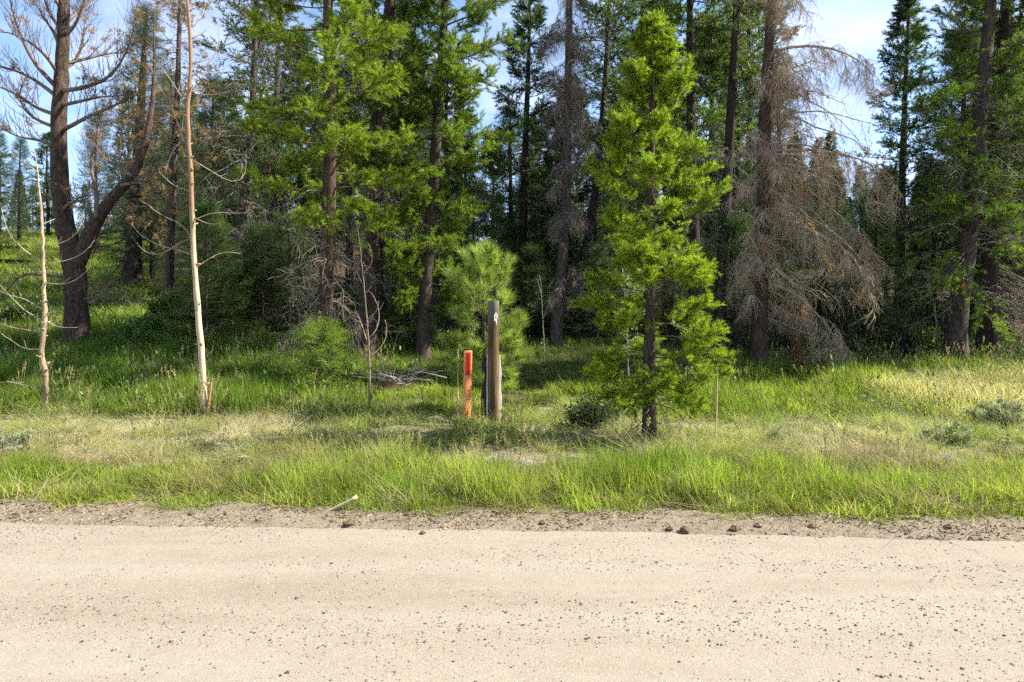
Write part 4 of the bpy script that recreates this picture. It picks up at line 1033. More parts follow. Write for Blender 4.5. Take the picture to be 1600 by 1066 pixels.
for u, d_, k in [(30, 42, 1), (-20, 40, 0), (75, 46, 0), (150, 34, 1), (0, 47, 1), (330, 27, 1), (350, 33, 0), (440, 28, 1), (470, 24, 0), (545, 22, 1), (620, 21, 1), (640, 27, 0), (700, 24, 0), (725, 29, 1), (770, 31, 0),
                 (800, 27, 1), (855, 30, 1), (890, 26, 0), (930, 29, 1), (970, 33, 0), (1000, 25, 2), (1040, 23, 0), (1060, 30, 1), (1110, 25, 0), (1150, 22, 1), (1170, 28, 2), (1220, 22, 1), (1240, 27, 1), (1290, 29, 1), (1310, 23, 1),
                 (1345, 31, 1), (1385, 27, 1), (1440, 28, 1), (1460, 22, 1), (1475, 33, 0), (1500, 20, 1), (1530, 26, 2), (1565, 21, 0), (1600, 24, 1), (1640, 19, 0), (1680, 22, 1), (1660, 16.5, 2), (1740, 19, 1),
                 (585, 30, 2), (520, 33, 0), (400, 36, 1), (270, 37, 1), (-80, 36, 1), (-120, 30, 0), (-60, 26, 2), (1400, 36, 1), (830, 36, 0), (680, 36, 1)]:
    x = (u - U0) / F * d_
    spots.append((x, d_, k, rng.uniform(.85, 1.15)))
used = [False] * 4
for x, y, k, s in spots:
    if not used[k]: o = kinds[k]; used[k] = True
    else: o = copy_tree(kinds[k])
    if 1225 < x / y * F + U0 < 1480: s *= .60
    if x / y * F + U0 < 180: s *= .72
    if 280 < x / y * F + U0 < 480 and k != 3: s *= .78
    if 725 < x / y * F + U0 < 800: s *= .74
    o.location = (x, y, float(terrain(x, y)) - .05); o.rotation_euler = (0, 0, rng.uniform(0, 6.28)); o.scale = (s, s, s)

# the wood farther up the slope reads as one dark mass: whole trees scattered in one object
def far_tree(seed, H, col):
    rng = R(seed); mb = MB(); tubes(mb, np.array([[0, 0, -.5], [0, 0, H * .5], [0, 0, H]]), np.array([.16, .1, .02]), 5, 1)
    n = 2600; f = rng.uniform(0, 1, n) ** 1.25; z = .6 + f * (H - .6); az = np.floor(rng.uniform(0, 90, n)) * 2.39996 + rng.normal(0, .2, n)
    r = 1.7 * (1 - f) ** .8 * np.sqrt(rng.uniform(.05, 1, n)) + .05
    p = np.stack([r * np.cos(az), r * np.sin(az), z - .15 * r], -1); d = np.stack([np.cos(az), np.sin(az), rng.normal(.25, .5, n)], -1) + rng.normal(0, .4, (n, 3))
    needles(mb, p, unit(d), rng.uniform(.25, .5, n), np.full(n, .10), rng)
    return src("far_conifer", mb, [M_FARNEEDLE, M_STEM])
FAR = [far_tree(400 + k, 10, None) for k in range(3)]
rng = R(410); n = 300
y = rng.uniform(44, 82, n); x = rng.uniform(-1.15, 1.15, n) * y
u = x / y * F + U0
k = ~((u < 190) & (y < 62) & (x < 0)); x, y, u = x[k], y[k], u[k]
s = rng.uniform(.7, 1.1, len(x)) * np.where(u < 200, .62, 1) * np.where((u > 1300) & (u < 1490), .7, 1) * np.where((u > 725) & (u < 800), .7, 1)
wood = scatter("distant_wood", 'far', FAR, np.stack([x, y, terrain(x, y) - .1], -1), np.stack([0 * x, 0 * x, rng.uniform(0, 6.28, len(x))], -1), s, np.array([[.052, .078, .034]]) * rng.uniform(.8, 1.2, (len(x), 1)), rng)
tag(wood, "dark conifer wood far up the slope behind the forest", "wood")
# ------------------------------------------------------------------ limb of the ribboned pine, with the ribbon
b = np.array(right_pine.location); dr = float(b[1]); rng = R(500)
for pts, o1 in (([(1512, 400), (1504, 425), (1502, 445), (1512, 462), (1530, 478), (1552, 498), (1560, 520)], -1.0), ([(1515, 385), (1498, 405), (1478, 430), (1470, 446)], -.8), ([(1522, 300), (1500, 312), (1472, 318)], -.7),
                ([(1530, 210), (1505, 215), (1478, 205)], -.7), ([(1535, 150), (1512, 140), (1484, 148)], -.8), ([(1530, 190), (1560, 320), (1585, 335), (1610, 330)], -1.2), ([(1514, 380), (1548, 395), (1580, 390), (1605, 400)], -1.)):
    Pq = trunk_path(np.array([px(u, v, dr + o) for (u, v), o in zip(pts, np.linspace(0, o1, len(pts)))]) - b, 10)
    mb = MB(); tubes(mb, Pq, np.linspace(.026, .006, 10), 6)
    t1, _, _ = side_twigs(Pq[None], 20, .3, 1., .34, .2, .8, rng, .6, .1, 0, 4)
    tubes(mb, t1, np.linspace(.005, .002, 4)[None] * np.ones((len(t1), 1)), 3)
    link("limb", mb.mesh("limb", M_TWIG), right_pine, (.10, .08, .065))
    p_, d_ = tufts_on(t1, 5, .2, 1., rng, .35, .5)
    scatter("needles", 'pine', PINEMID, p_, rot_to(d_), 1.1 * rng.uniform(.75, 1.2, len(p_)), np.array([[.15, .23, .022]]) * rng.uniform(.8, 1.25, (len(p_), 1)), rng, right_pine)
M_RIB = plain("ribbon_plastic", (.85, .26, .03), .4, .4, 30, .2)
rb = px(1502, 446, dr - .38)
root = thing("ribbon", "bright orange plastic ribbon tied to a low pine branch", "ribbon", rb)
t = np.linspace(0, 1, 12)
for k, (du, dv, w) in enumerate(((.02, .02, .05), (.16, -.20, .055), (.06, -.15, .045))):
    c = np.stack([du * t + .012 * np.sin(t * 9 + k), -.03 - .02 * np.sin(t * 6 + k), dv * t + .02 * np.sin(t * 3)], -1)
    s = np.stack([.5 * w * np.cos(t * 3 + k), .5 * w * np.sin(t * 3 + k), .25 * w + 0 * t], -1)
    mb = MB(); V = np.stack([c - s, c + s], 1).reshape(-1, 3); i = np.arange(11) * 2
    mb.add(V, np.stack([i, i + 1, i + 3, i + 2], -1)); o = link("loop" if k == 0 else "tail", mb.mesh("tail", M_RIB), root)
    sm = o.modifiers.new("thick", 'SOLIDIFY'); sm.thickness = .002

# ------------------------------------------------------------------ numbered post
def wood_mat(name, dark, mid, light, top=None, z0=0, z1=1, gs=1.):
    m, nt, out = mat(name); L = nt.links.new
    n1 = noise(nt, 14 * gs, 6, .65, stretch=(1, 1, .06)); n2 = noise(nt, 4 * gs, 4, .6, stretch=(1, 1, .2)); n3 = noise(nt, 60 * gs, 3, .6, stretch=(1, 1, .04))
    c = ramp(nt, n1, [(.32, dark), (.5, mid), (.68, light)])
    c = mixc(nt, ramp(nt, n2, [(.4, (0, 0, 0)), (.65, (.7, .7, .7))]), c, dark)
    c = mixc(nt, .6, c, ramp(nt, n3, [(.35, (.45, .42, .4)), (.55, (1.15, 1.15, 1.15))]), 'MULTIPLY')
    if top:
        tco = N(nt, "ShaderNodeTexCoord"); sp = N(nt, "ShaderNodeSeparateXYZ"); L(tco.outputs["Object"], sp.inputs[0])
        ad = N(nt, "ShaderNodeMath", operation='MULTIPLY_ADD'); ad.inputs[1].default_value = .25; L(n1, ad.inputs[0]); L(sp.outputs[2], ad.inputs[2])
        mr = N(nt, "ShaderNodeMapRange"); mr.inputs[1].default_value = z0; mr.inputs[2].default_value = z1; L(ad.outputs[0], mr.inputs[0])
        c = mixc(nt, mr.outputs[0], c, top)
    p = N(nt, "ShaderNodeBsdfPrincipled", Roughness=.8); p.inputs["Specular IOR Level"].default_value = .25
    L(c, p.inputs["Base Color"]); L(bump(nt, mixc(nt, .5, n1, n3), .6, .008), p.inputs["Normal"]); L(p.outputs[0], out.inputs[0]); return m

dp = ground_at(771, 668); xp = (771 - U0) / F * dp; zp = float(terrain(xp, dp)); bp_ = np.array([xp, dp, zp])
hp = EYE - (470 - V0) / F * dp - zp; rp = 8.8 / F * dp
M_POST = wood_mat("post_wood", (.03, .018, .011), (.115, .066, .029), (.34, .205, .08), (.12, .112, .09), hp - .28, hp + .12)
root = thing("numbered_post", "round brown wooden post with a white 6 above a 1", "post", bp_); rng = R(510)
k = 20; zs = np.concatenate([[-.25], np.linspace(0, hp - .012, 14), [hp]]); mb = MB(); th = np.arange(k) * 2 * PI / k
rr = rp * (1 + rng.normal(0, .012, (len(zs), k)) + .02 * np.sin(th * 5)[None]); rr[-1] *= .93
V = np.stack([rr * np.cos(th), rr * np.sin(th), np.repeat(zs[:, None], k, 1)], -1)
i = np.arange(len(zs) * k).reshape(-1, k); a = i[:-1]; b_ = np.roll(a, -1, 1); c = i[1:]; e = np.roll(c, -1, 1)
mb.add(V.reshape(-1, 3), np.stack([a, b_, e, c], -1).reshape(-1, 4))
mb.add(np.concatenate([V[-1], [[0, 0, hp - .004]]]), [[j, (j + 1) % k, k] for j in range(k)])
link("shaft", mb.mesh("shaft", M_POST), root)
M_NUM = plain("number_paint", (.80, .79, .74), .5, .3, 40, .08)
def stroke(pts, w, closed=False):
    """flat thick stroke in (x,z) -> quads"""
    p = np.array(pts, float); w = np.broadcast_to(np.asarray(w, float), (len(p),))
    t = np.roll(p, -1, 0) - np.roll(p, 1, 0) if closed else np.gradient(p, axis=0)
    t = t / np.linalg.norm(t, axis=1, keepdims=True); n = np.stack([-t[:, 1], t[:, 0]], -1)
    V = np.stack([p - n * w[:, None] / 2, p + n * w[:, None] / 2], 1).reshape(-1, 2); m = len(p)
    f = [[2 * j, 2 * j + 1, 2 * ((j + 1) % m) + 1, 2 * ((j + 1) % m)] for j in range(m if closed else m - 1)]
    return V, np.array(f)
def on_post(name, parts, zc):
    mb = MB(); ang0 = -PI / 2 + .42
    for V, f in parts:
        th = ang0 + V[:, 0] / rp; R_ = rp * 1.045
        for R2 in (R_,): mb.add(np.stack([R2 * np.cos(th), R2 * np.sin(th), zc + V[:, 1]], -1), f)
    o = link(name, mb.mesh(name, M_NUM), root); sm = o.modifiers.new("thick", 'SOLIDIFY'); sm.thickness = .003; return o
pxm = dp / F
a = np.linspace(0, 2 * PI, 20, endpoint=False)
ring = stroke(np.stack([.019 * np.cos(a), .021 * np.sin(a) - .017], -1), .008 + .0045 * np.abs(np.cos(a)), True)
a2 = np.linspace(PI, .35, 12)
tail = stroke(np.stack([.002 + .021 * np.cos(a2), -.014 + .050 * np.sin(a2)], -1), np.linspace(.0125, .007, 12))
on_post("digit_six", [ring, tail], EYE - (493.8 - V0) / F * dp - zp)
one = stroke([(.006, -.042), (.006, .0), (.006, .040)], .014)
flag = stroke([(.006, .037), (-.010, .034), (-.021, .028)], [.011, .011, .010]); hook = stroke([(-.019, .034), (-.020, .020), (-.020, .012)], .009)
on_post("digit_one", [one, flag, hook], EYE - (503.2 - V0) / F * dp - zp)

# pale slab standing right behind it
ds = dp + .34; xs_ = (771.5 - U0) / F * ds; zs_ = float(terrain(xs_, ds)); bs = np.array([xs_, ds, zs_])
root = thing("weathered_slab", "pale weathered wooden slab standing directly behind the numbered post", "post", bs); rng = R(511)
hs_ = EYE - (555 - V0) / F * ds - zs_; n = 18; z = np.linspace(-.2, hs_, n)
M_SLAB = wood_mat("slab_wood", (.36, .38, .36), (.55, .58, .55), (.72, .75, .70), gs=.7)
wl_ = -.108 + .012 * (vnoise(z, z * 0, .15, 3) - .5) * 2; wr_ = .112 + .012 * (vnoise(z, z * 0, .2, 4) - .5) * 2 - .02 * sstep(hs_ - .35, hs_, z) * 1.
def slab(xl, xr, y0, y1):
    mb = MB(); V = np.stack([np.stack([xl, 0 * z + y0, z], -1), np.stack([xl + .25 * (xr - xl), 0 * z + y0 - .018, z], -1), np.stack([xr - .25 * (xr - xl), 0 * z + y0 - .018, z], -1), np.stack([xr, 0 * z + y0, z], -1), np.stack([xr, 0 * z + y1, z], -1), np.stack([xl, 0 * z + y1, z], -1)], 1)
    i = np.arange(n * 6).reshape(n, 6); a = i[:-1]; b = np.roll(a, -1, 1); c = i[1:]; e = np.roll(c, -1, 1)
    mb.add(V.reshape(-1, 3), np.stack([a, b, e, c], -1).reshape(-1, 4)); q = V[-1]; mb.add(q, [[0, 1, 2, 3], [0, 3, 4, 5]]); return mb
link("board", slab(wl_, wr_, -.03, .03).mesh("board", M_SLAB, False), root)
wob = .008 * (vnoise(z, z * 0, .09, 8) - .5) * 2
link("bark_edge", slab(wl_ - .034 + wob, wl_ - .002 + wob * 0, -.012, .026).mesh("bark_edge", M_BARK, False), root, (.06, .05, .04))

# orange flexible marker with its red panel
dm = ground_at(729.5, 661); xm = (729.5 - U0) / F * dm; zm = float(terrain(xm, dm)); bm_ = np.array([xm, dm, zm])
root = thing("marker_post", "flat orange plastic marker post with a red warning panel at the top", "marker", bm_); root.rotation_euler = (0, 0, math.radians(24))
hm = EYE - (548 - V0) / F * dm - zm; wm = 13.2 / F * dm / 2; lean = 2.4 / F * dm
def strip(x0, x1, z0, z1, y0, th, crown, nx=6, nz=10, taper=.0):
    xs = np.linspace(x0, x1, nx); zz = np.linspace(z0, z1, nz); X, Z = np.meshgrid(xs, zz)
    Y = y0 - crown * (1 - (X / wm) ** 2)
    Xl = X * (1 - taper * (1 - Z / hm)) + lean * Z / hm; i = np.arange(nx * nz).reshape(nz, nx)
    mb = MB(); f = np.stack([i[:-1, :-1], i[:-1, 1:], i[1:, 1:], i[1:, :-1]], -1).reshape(-1, 4)
    Fr = np.stack([Xl, Y, Z], -1).reshape(-1, 3); Bk = np.stack([Xl, Y + th, Z], -1).reshape(-1, 3)
    mb.add(Fr, f); mb.add(Bk, f[:, ::-1])
    nn = nx * nz; bd = np.concatenate([i[0, :], i[1:, -1], i[-1, -2::-1], i[-2:0:-1, 0]])
    ed = np.stack([bd, np.roll(bd, -1), np.roll(bd, -1) + nn, bd + nn], -1); mb.n -= 2 * nn; mb.v.append(np.zeros((0, 3))); 
    mb.f4.append(ed[:, ::-1] + mb.n); mb.m4.append(np.zeros(len(ed))); mb.n += 2 * nn
    return mb
M_ORANGE = plain("orange_plastic", (.78, .30, .10), .6, .3, 12, .18, stretch=(1, 1, .2)); M_RED = plain("red_panel", (.42, .010, .008), .4, .4, 60, .15); M_INK = plain("panel_ink", (.20, .004, .004), .5, .3)
link("body", strip(-wm, wm, -.2, hm, 0, .008, .008, taper=.02).mesh("body", M_ORANGE, False), root)
zt = EYE - (550.8 - V0) / F * dm - zm; zbm = EYE - (586 - V0) / F * dm - zm
pan = link("red_panel", strip(-wm * .68, wm * .62, zbm, zt, -.0028, .002, .008).mesh("red_panel", M_RED, False), root)
rng = R(512); mb = MB(); zz = zbm + .02
while zz < zt - .03:
    hgt = rng.uniform(.010, .022); wdt = rng.uniform(.010, .017); x0 = rng.uniform(-.012, -.004)
    s_ = strip(x0, x0 + wdt, zz, zz + hgt, -.0056, .0014, .008, 3, 2); mb.add(np.concatenate(s_.v), np.concatenate(s_.f4)); zz += hgt + rng.uniform(.004, .01)
o = link("panel_print", mb.mesh("panel_print", M_INK, False), pan); tag(o, kind="stuff")

# thin stakes
def stake(label, u0, v0, u1, v1, w, color, seed):
    d = ground_at(u0, v0); x = (u0 - U0) / F * d; b = np.array([x, d, float(terrain(x, d))])
    top = px(u1, v1, d) - b; mb = MB(); P = trunk_path(np.array([[0, 0, -.2], [0, 0, 0], top * .5 + [w * .3, 0, 0], top]), 8)
    tubes(mb, P, np.array([1, 1, 1, 1, .98, .96, .95, .9]) * w / 2 * 1.2, 4)
    o = link("stake", mb.mesh("stake", M_STAKE, False), None, color); o.location = b; return tag(o, label, "stake")
M_STAKE = wood_mat("stake_wood", (.30, .22, .11), (.50, .38, .20), (.62, .50, .28))
stake("thin tan wooden stake left of the orange marker post", 714.5, 652, 715.5, 546, .026, (.5, .4, .2), 1)
stake("thin straw-coloured stake in the grass right of the bright young pine", 1118, 694, 1121, 572, .015, (.5, .4, .2), 2)

# charred stump
d = ground_at(1412, 556); x = (1412 - U0) / F * d; b = np.array([x, d, float(terrain(x, d))])
root = thing("tree_stump", "small charred stump in the tall grass left of the ribboned pine", "stump", b); rng = R(520)
mb, _ = trunk_mesh(np.array([[0, 0, z_] for z_ in np.linspace(-.1, .36, 8)]), .11, .10, rng, M_BARK, 12, .3); link("trunk", mb.mesh("trunk", M_BARK), root, (.022, .019, .017))
mb = MB(); a = np.arange(12) * 2 * PI / 12; mb.add(np.concatenate([np.stack([.105 * np.cos(a), .105 * np.sin(a), .355 + rng.normal(0, .012, 12)], -1), [[0, 0, .34]]]), [[j, (j + 1) % 12, 12] for j in range(12)])
link("cut_face", mb.mesh("cut_face", M_BARK), root, (.05, .042, .036))

# brush pile
d = ground_at(618, 606); x = (618 - U0) / F * d; b = np.array([x, d, float(terrain(x, d))])
root = thing("brush_pile", "heap of grey dead branches over reddish needles behind the thin bare sapling", "brush pile", b); rng = R(530)
mb = MB(); gxx, gyy = np.meshgrid(np.linspace(-.75, .75, 26), np.linspace(-.5, .5, 18)); q = np.clip(1 - (gxx / .75) ** 2 - (gyy / .5) ** 2, 0, 1)
gz = terrain(b[0] + gxx, b[1] + gyy) - b[2] - .03 + .16 * q ** .8 + .05 * q * vnoise(gxx, gyy, .08, 3); i = np.arange(26 * 18).reshape(18, 26)
mb.add(np.stack([gxx, gyy, gz], -1).reshape(-1, 3), np.stack([i[:-1, :-1], i[:-1, 1:], i[1:, 1:], i[1:, :-1]], -1).reshape(-1, 4))
link("needle_litter", mb.mesh("needle_litter", plain("needle_litter", (.085, .05, .032), .95, .1, 22, .6, .03)), root)
for k in range(24):
    a0 = rng.uniform(-PI, PI); c = np.array([rng.uniform(-.6, .6), rng.uniform(-.5, .2), rng.uniform(.08, .28)]); l = rng.uniform(.35, 1.0); dv = np.array([math.cos(a0), math.sin(a0) * .5, rng.uniform(-.15, .35)])
    Pq = trunk_path(np.array([c - dv * l / 2, c + rng.normal(0, .05, 3), c + dv * l / 2]), 7); Pq[:, 2] = np.maximum(Pq[:, 2], terrain(b[0] + Pq[:, 0], b[1] + Pq[:, 1]) - b[2] + .01)
    mb = MB(); tubes(mb, Pq, np.linspace(.016, .005, 7) * rng.uniform(.6, 1.3), 5)
    t1, _, _ = side_twigs(Pq[None], 6, .2, 1., .3, .15, .8, rng, .3, .1, 0, 4, .1); tubes(mb, t1, np.full((len(t1), 4), .003), 3)
    link("branch", mb.mesh("branch", M_TWIG), root, np.array((.24, .21, .185)) * rng.uniform(.6, 1.3))

# pale stick on the verge
d = 5.42; b = px(528, 806, d); b[2] = float(verge_z(np.array(b[0]), np.array(d))) + .015
root = thing("fallen_stick", "pale crooked forked stick lying at the edge of the grass", "stick", b)
for k, pts in enumerate(([(500, 806), (515, 800), (530, 793), (545, 787), (556, 780)], [(508, 804), (528, 799), (540, 790)])):
    Pq = np.array([[(u - 528) / F * d, (k * .05 + .01 * j), (798 - v) / F * d + .0] for j, (u, v) in enumerate(pts)]); mb = MB(); tubes(mb, trunk_path(Pq, 8), np.linspace(.011, .016, 8) * (1 if k == 0 else .55), 6)
    link("stick" if k == 0 else "fork", mb.mesh("stick", M_TWIG), root, (.50, .40, .27))

# clods on the verge
rng = R(540)
M_CLOD = plain("clod_earth", (.16, .105, .065), .95, .1, 30, .4, .02)
CL = []
for k in range(3):
    th, ph = np.meshgrid(np.linspace(0, 2 * PI, 9)[:-1], np.linspace(.15, PI - .15, 6)); r = 1 + .22 * np.random.default_rng(k).normal(size=th.shape)
    V = np.stack([r * np.sin(ph) * np.cos(th), .8 * r * np.sin(ph) * np.sin(th), .62 * r * np.cos(ph)], -1); i = np.arange(48).reshape(6, 8); a = i[:-1]; b_ = np.roll(a, -1, 1); c = i[1:]; e = np.roll(c, -1, 1)
    mb = MB(); mb.add(V.reshape(-1, 3), np.stack([a, c, e, b_], -1).reshape(-1, 4)); mb.add(V[0], [list(range(8))[j:j + 1] + [(j + 1) % 8, (j + 2) % 8] for j in range(0, 6)]); CL.append(mb.mesh("dirt_clod", M_CLOD, False))
for k, (u, v, s) in enumerate(((1046, 826, .030), (1070, 829, .045), (1147, 827, .04), (1184, 824, .028), (546, 819, .045), (637, 808, .025), (660, 831, .025), (848, 818, .03), (1268, 825, .03), (1480, 828, .028), (300, 806, .03), (52, 802, .025))):
    d = F * (EYE - .03) / (v - V0); x = (u - U0) / F * d; o = link("dirt_clod", CL[k % 3]); z_ = float(verge_z(np.array(x), np.array(d))) if d > road_edge(np.array(x)) - .05 else float(road_z(np.array(x), np.array(d)))
    o.location = (x, d, z_ + s * .25); o.scale = (s, s, s); o.rotation_euler = (0, 0, rng.uniform(0, 6)); tag(o, "small brown dirt clod lying along the edge of the gravel road", "dirt clod", "dirt clods along the road edge")

# ------------------------------------------------------------------ gravel on the road, litter on the verge
rng = R(600); n = 95000
x = rng.uniform(-9, 9, n); y = rng.uniform(1.8, 5.2, n); e = road_edge(x)
band = .12 + 1.0 * sstep(.40, .72, vnoise(x * .10, y, .30, 31)) + .5 * sstep(.5, .7, vnoise(x, y, .4, 32)); k = (y < e + .05) & (rng.uniform(size=n) < band * .75)
x, y = x[k], y[k]; n = len(x)
s = .0027 * np.exp(rng.normal(0.1, .45, n)); s = np.minimum(s, .013)
pal = np.array([[.07, .062, .055], [.11, .09, .07], [.15, .12, .09], [.24, .20, .16], [.42, .39, .35], [.13, .085, .06]]); c = pal[rng.choice(6, n, p=[.28, .24, .18, .16, .06, .08])]
gv = scatter("loose_gravel", 'peb', PEB, np.stack([x, y, road_z(x, y) + s * .28], -1), np.stack([rng.normal(0, .2, n), rng.normal(0, .2, n), rng.uniform(0, 6.28, n)], -1), np.stack([s * 1.7, s * 1.7, s * 1.5], -1), c, rng)
tag(gv, "loose dark and pale gravel scattered over the tan dirt road", "gravel")
n = 17000; x = rng.uniform(-9, 9, n); e = road_edge(x); y = e + rng.uniform(-.05, .62, n); k = rng.uniform(size=n) < .2 + 1.1 * sstep(.45, .7, vnoise(x, y, .3, 33)); x, y = x[k], y[k]; n = len(x)
s = np.minimum(.0052 * np.exp(rng.normal(.1, .45, n)), .010); el_ = rng.uniform(size=n) < .45
lt = scatter("verge_litter", 'peb', PEB, np.stack([x, y, verge_z(x, y) + s * .4], -1), np.stack([rng.normal(0, .3, n), rng.normal(0, .3, n), rng.uniform(0, 6.28, n)], -1), np.stack([s * np.where(el_, 5.5, 2), s * np.where(el_, .8, 1.8), s * np.where(el_, .8, 1.5)], -1),
    np.array([[.10, .065, .042], [.20, .14, .09], [.32, .24, .15], [.06, .045, .035]])[rng.integers(0, 4, n)], rng)
tag(lt, "dark bits of soil, bark and twigs on the dirt verge", "litter")

# ------------------------------------------------------------------ grass and weeds
def field(name, label, cat, key, protos, x, y, h, col, rng, wide=1., tilt=.12, colv=.18, sink=.0):
    n = len(x)
    c = (np.asarray(col) if np.ndim(col) == 2 else np.repeat(np.array(col)[None], n, 0)) * (1 + rng.normal(0, colv, (n, 1))); c = np.clip(c, .005, 1)
    o = scatter(name, key, protos, np.stack([x, y, terrain(x, y) - .012 - sink], -1), np.stack([rng.normal(0, tilt, n), rng.normal(0, tilt, n), rng.uniform(0, 6.28, n)], -1), np.stack([wide * np.ones(n), wide * np.ones(n), h], -1) * np.ones((n, 1)), c, rng)
    return tag(o, label, cat)
def rnd(n, x0, x1, y0, y1, rng): return rng.uniform(x0, x1, n), rng.uniform(y0, y1, n)
def lerp(c0, c1, t): return np.array(c0)[None] * (1 - t[:, None]) + np.array(c1)[None] * t[:, None]
rng = R(700)
GREEN = (.175, .25, .030); YGREEN = (.29, .32, .07); STRAW = (.46, .40, .27); LUSH = (.145, .215, .032)

# roadside strip
x, y = rnd(3300, -9.5, 9.5, 5.1, 8.2, rng); e = road_edge(x)
front = e + .42 + .26 * (vnoise(x, x * 0, .5, 41) - .5) + .16 * (vnoise(x, x * 0, .17, 42) - .5); back = 6.62 + .45 * (vnoise(x, x * 0, 1.4, 43) - .5)
pd = np.clip(sstep(back + .55, back - .5, y) * (.55 + .8 * sstep(.3, .6, vnoise(x, y, .45, 44))), 0, 1)
k = (y > front) & (rng.uniform(size=len(x)) < pd); x, y = x[k], y[k]; front = front[k]
h = (.17 + .15 * vnoise(x, y, .8, 45)) * np.interp(x, [-5, -2.2, -1, 1.8, 3, 6], [.85, .9, 1.15, 1.2, .95, .85]) * (.55 + .45 * sstep(0, .35, y - front)) * rng.uniform(.55, 1.35, len(x)) * (.75 + .5 * vnoise(x, y, .3, 63))
c = lerp(GREEN, YGREEN, np.clip(1.2 * vnoise(x, y, .7, 46) - .15 + rng.normal(0, .15, len(x)), 0, 1))
field("roadside_grass", "lush bright green grass strip along the edge of the road", "grass", 'grass', GRASS, x, y, h, c, rng, .8)
x, y = rnd(1100, -9.5, 9.5, 5.3, 7.4, rng); e = road_edge(x); k = (y > e + .4) & (rng.uniform(size=len(x)) < .2 + .8 * sstep(.4, .65, vnoise(x, y, .6, 64))); x, y = x[k], y[k]
field("dry_blades", "dead straw blades mixed into the roadside grass", "grass", 'dry', DRY, x, y, rng.uniform(.12, .30, len(x)), lerp((.36, .31, .17), (.28, .22, .12), rng.uniform(0, 1, len(x))), rng, .8, .15)
# thin weeds at the foot of the strip
x, y = rnd(4200, -9, 9, 5.1, 6.3, rng); e = road_edge(x); k = (y > e + .14 + .30 * vnoise(x, x * 0, .6, 47)) & (y < e + .85) & (rng.uniform(size=len(x)) < .25 + .75 * sstep(.4, .6, vnoise(x, y, .3, 48))); x, y = x[k], y[k]
field("verge_weeds", "low grey-green weeds at the foot of the roadside grass", "weeds", 'forb', FORB, x, y, rng.uniform(.25, .7, len(x)), lerp((.13, .17, .06), (.20, .21, .12), rng.uniform(0, 1, len(x))), rng, .55)
# seed stalks
x, y = rnd(2600, -9, 9, 5.9, 10.6, rng); pd = np.where(y < 7.9, .9 * sstep(6.1, 7., y), .30) * (.2 + .8 * sstep(.4, .65, vnoise(x, y, .9, 49))) * np.interp(x, [-6, -3, -1.6, 2.2, 3.5, 8], [.35, .45, 1, 1, .6, .6])
k = rng.uniform(size=len(x)) < pd * .8; x, y = x[k], y[k]
field("seed_stalks", "tan seed heads standing above the roadside grass", "grass", 'stalk', STALK, x, y, rng.uniform(.26, .52, len(x)), lerp((.24, .21, .10), (.30, .25, .15), rng.uniform(0, 1, len(x))), rng, .7, .08)
# dry patchy bank
x, y = rnd(6200, -10.5, 10.5, 7.0, 11.2, rng); m_ = vnoise(x, y, 1.0, 50); m2 = vnoise(x, y, .38, 51)
k = rng.uniform(size=len(x)) < (.06 + .55 * sstep(.38, .68, m_ * .5 + m2 * .5)); x, y, m_ = x[k], y[k], m_[k]
g = np.clip(.15 + .8 * sstep(.3, .7, .5 * vnoise(x, y, 1.6, 52) + .5 * vnoise(x, y, .5, 62)) + .45 * (np.abs(x) < 2.6) + rng.normal(0, .2, len(x)), 0, 1)
field("bank_grass", "short patchy yellow-green and straw grass on the sunny bank", "grass", 'dry', DRY, x, y, rng.uniform(.07, .17, len(x)) * (1 + .5 * g), lerp(STRAW, (.27, .31, .085), g), rng, .75, .2)
x, y = rnd(4200, -10, 10, 7.0, 11., rng); k = rng.uniform(size=len(x)) < .15 + .8 * sstep(.45, .65, vnoise(x, y, .8, 53)); x, y = x[k], y[k]
field("bank_weeds", "small green leafy weeds dotted over the sunny bank", "weeds", 'forb', FORB, x, y, rng.uniform(.4, .9, len(x)), lerp((.14, .21, .04), (.28, .31, .12), rng.uniform(0, 1, len(x))), rng, .6)
# white flowers
x, y = rnd(900, -6, 9, 6.6, 8.2, rng); k = rng.uniform(size=len(x)) < .22 * sstep(.68, .82, vnoise(x, y, .8, 54)); x, y = x[k], y[k]
field("white_flowers", "small flat white flower heads among the roadside grass", "flowers", 'flower', FLOWER, x, y, rng.uniform(.16, .28, len(x)), (.42, .41, .33), rng, .45)
# tall lush grass left and right behind the bank
x, y = rnd(5200, -15, 13, 9.9, 17., rng)
lf = sstep(-1.8, -3.2, x) * sstep(10.4, 11.2, y); rt = sstep(2.7, 3.6, x) * sstep(9.9, 10.6, y) * sstep(14.5, 13.0, y); md_ = sstep(-3, -2, x) * sstep(3.4, 2.6, x) * sstep(10.1, 10.6, y) * sstep(13.5, 12, y)
pale = sstep(6.4, 7.2, x) * sstep(12.9, 12.3, y)
k = rng.uniform(size=len(x)) < np.clip(lf * .95 + rt * .9 + md_ * .55, 0, 1) * (.45 + .55 * sstep(.3, .55, vnoise(x, y, .7, 55))) * (1 - pale); x, y, lf, rt, md_ = x[k], y[k], lf[k], rt[k], md_[k]
h = (.44 * lf + .40 * rt + .22 * md_) / np.maximum(lf + rt + md_, .01) * (.35 + 1.1 * vnoise(x, y, .7, 56)) * rng.uniform(.6, 1.3, len(x))
c = lerp(LUSH, (.235, .285, .05), np.clip(rt * .7 + md_ * .9 + .6 * (vnoise(x, y, 1.2, 57) - .5) + rng.normal(0, .12, len(x)), 0, 1))
field("tall_grass", "tall lush green grass under the edge of the trees", "grass", 'grass', GRASS, x, y, h, c, rng, 1.1)
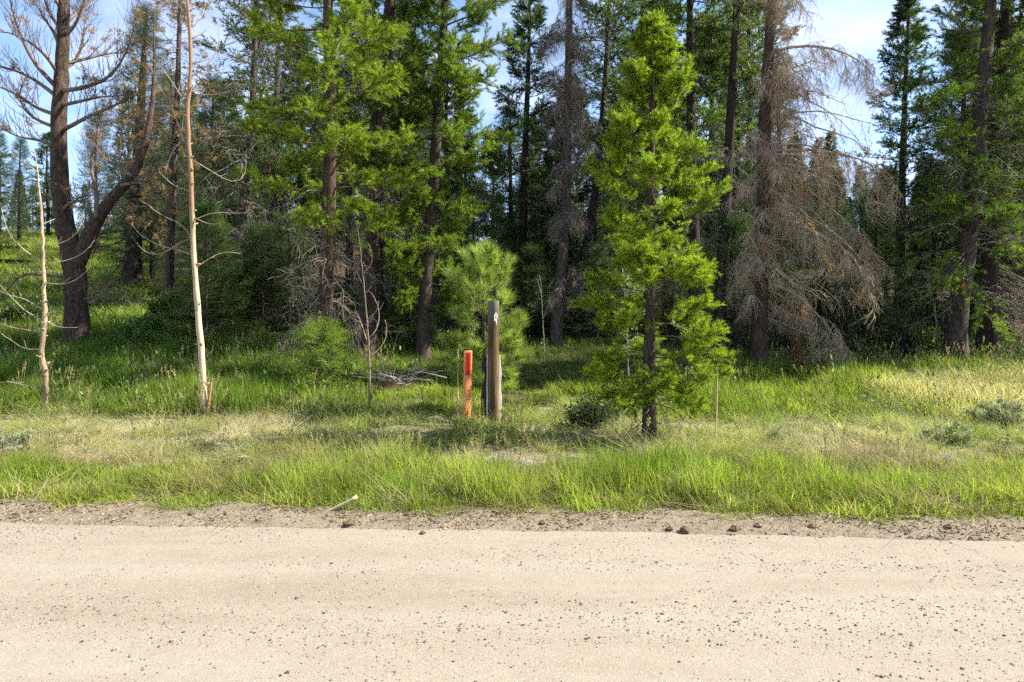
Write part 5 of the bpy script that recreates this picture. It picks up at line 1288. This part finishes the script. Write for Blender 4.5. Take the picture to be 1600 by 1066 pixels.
x, y = rnd(2600, -15, 13, 10.2, 16.5, rng); k = ((x < -2) | (x > 3)) & (rng.uniform(size=len(x)) < .15 + .7 * sstep(.42, .65, vnoise(x, y, 1.0, 65))); x, y = x[k], y[k]
field("tall_weeds", "leafy green and pale weeds standing in the tall grass", "weeds", 'leaf', LEAF, x, y, rng.uniform(1.2, 2.8, len(x)), lerp((.09, .14, .035), (.24, .25, .11), rng.uniform(0, 1, len(x)) ** 1.5), rng, 1.2)
x, y = rnd(1500, -15, 13, 10., 16.5, rng); k = ((x < -2) | (x > 2.8)) & (rng.uniform(size=len(x)) < .1 + .7 * sstep(.45, .65, vnoise(x, y, 1.2, 66))); x, y = x[k], y[k]
field("tall_stalks", "tan seed stalks rising out of the tall grass by the trees", "grass", 'stalk', STALK, x, y, rng.uniform(.4, .75, len(x)), lerp((.30, .27, .14), (.36, .28, .17), rng.uniform(0, 1, len(x))), rng, .9, .1)
# pale dry grass on the right
x, y = rnd(700, 5.6, 11, 9.8, 13., rng); k = rng.uniform(size=len(x)) < sstep(5.9, 7.0, x + .8 * (vnoise(x, y, .8, 58) - .5)); x, y = x[k], y[k]
field("pale_dry_grass", "tall pale dry grass in front of the ribboned pine", "grass", 'dry', DRY, x, y, rng.uniform(.25, .45, len(x)), lerp((.52, .45, .30), (.44, .40, .24), rng.uniform(0, 1, len(x))), rng, 1.0)
# forest floor and far meadow
x, y = rnd(4500, -19, 17, 12.6, 26, rng); k = rng.uniform(size=len(x)) < .2 + .75 * sstep(.36, .6, vnoise(x, y, 1.7, 59)); x, y = x[k], y[k]
field("forest_floor_grass", "thin green grass on the shaded forest floor", "grass", 'grass', GRASS, x, y, rng.uniform(.12, .32, len(x)), lerp((.075, .115, .028), (.13, .155, .05), rng.uniform(0, 1, len(x))), rng, 1.3)
x, y = rnd(3800, -19, 17, 12.5, 26, rng); k = rng.uniform(size=len(x)) < .1 + .8 * sstep(.45, .7, vnoise(x, y, 1.2, 60)); x, y = x[k], y[k]
field("undergrowth", "low leafy undergrowth on the forest floor", "undergrowth", 'leaf', LEAF, x, y, rng.uniform(.9, 2.2, len(x)), lerp((.065, .105, .028), (.12, .14, .06), rng.uniform(0, 1, len(x))), rng, 1.4)
x, y = rnd(5000, -50, -3, 16, 62, rng); k = (x < -.52 * y) & (rng.uniform(size=len(x)) < .8); x, y = x[k], y[k]
field("meadow_grass", "sunlit green grass on the open meadow slope", "grass", 'grass', GRASS, x, y, rng.uniform(.25, .5, len(x)), lerp((.17, .25, .045), (.26, .29, .08), vnoise(x, y, 4, 61)), rng, 2.6)
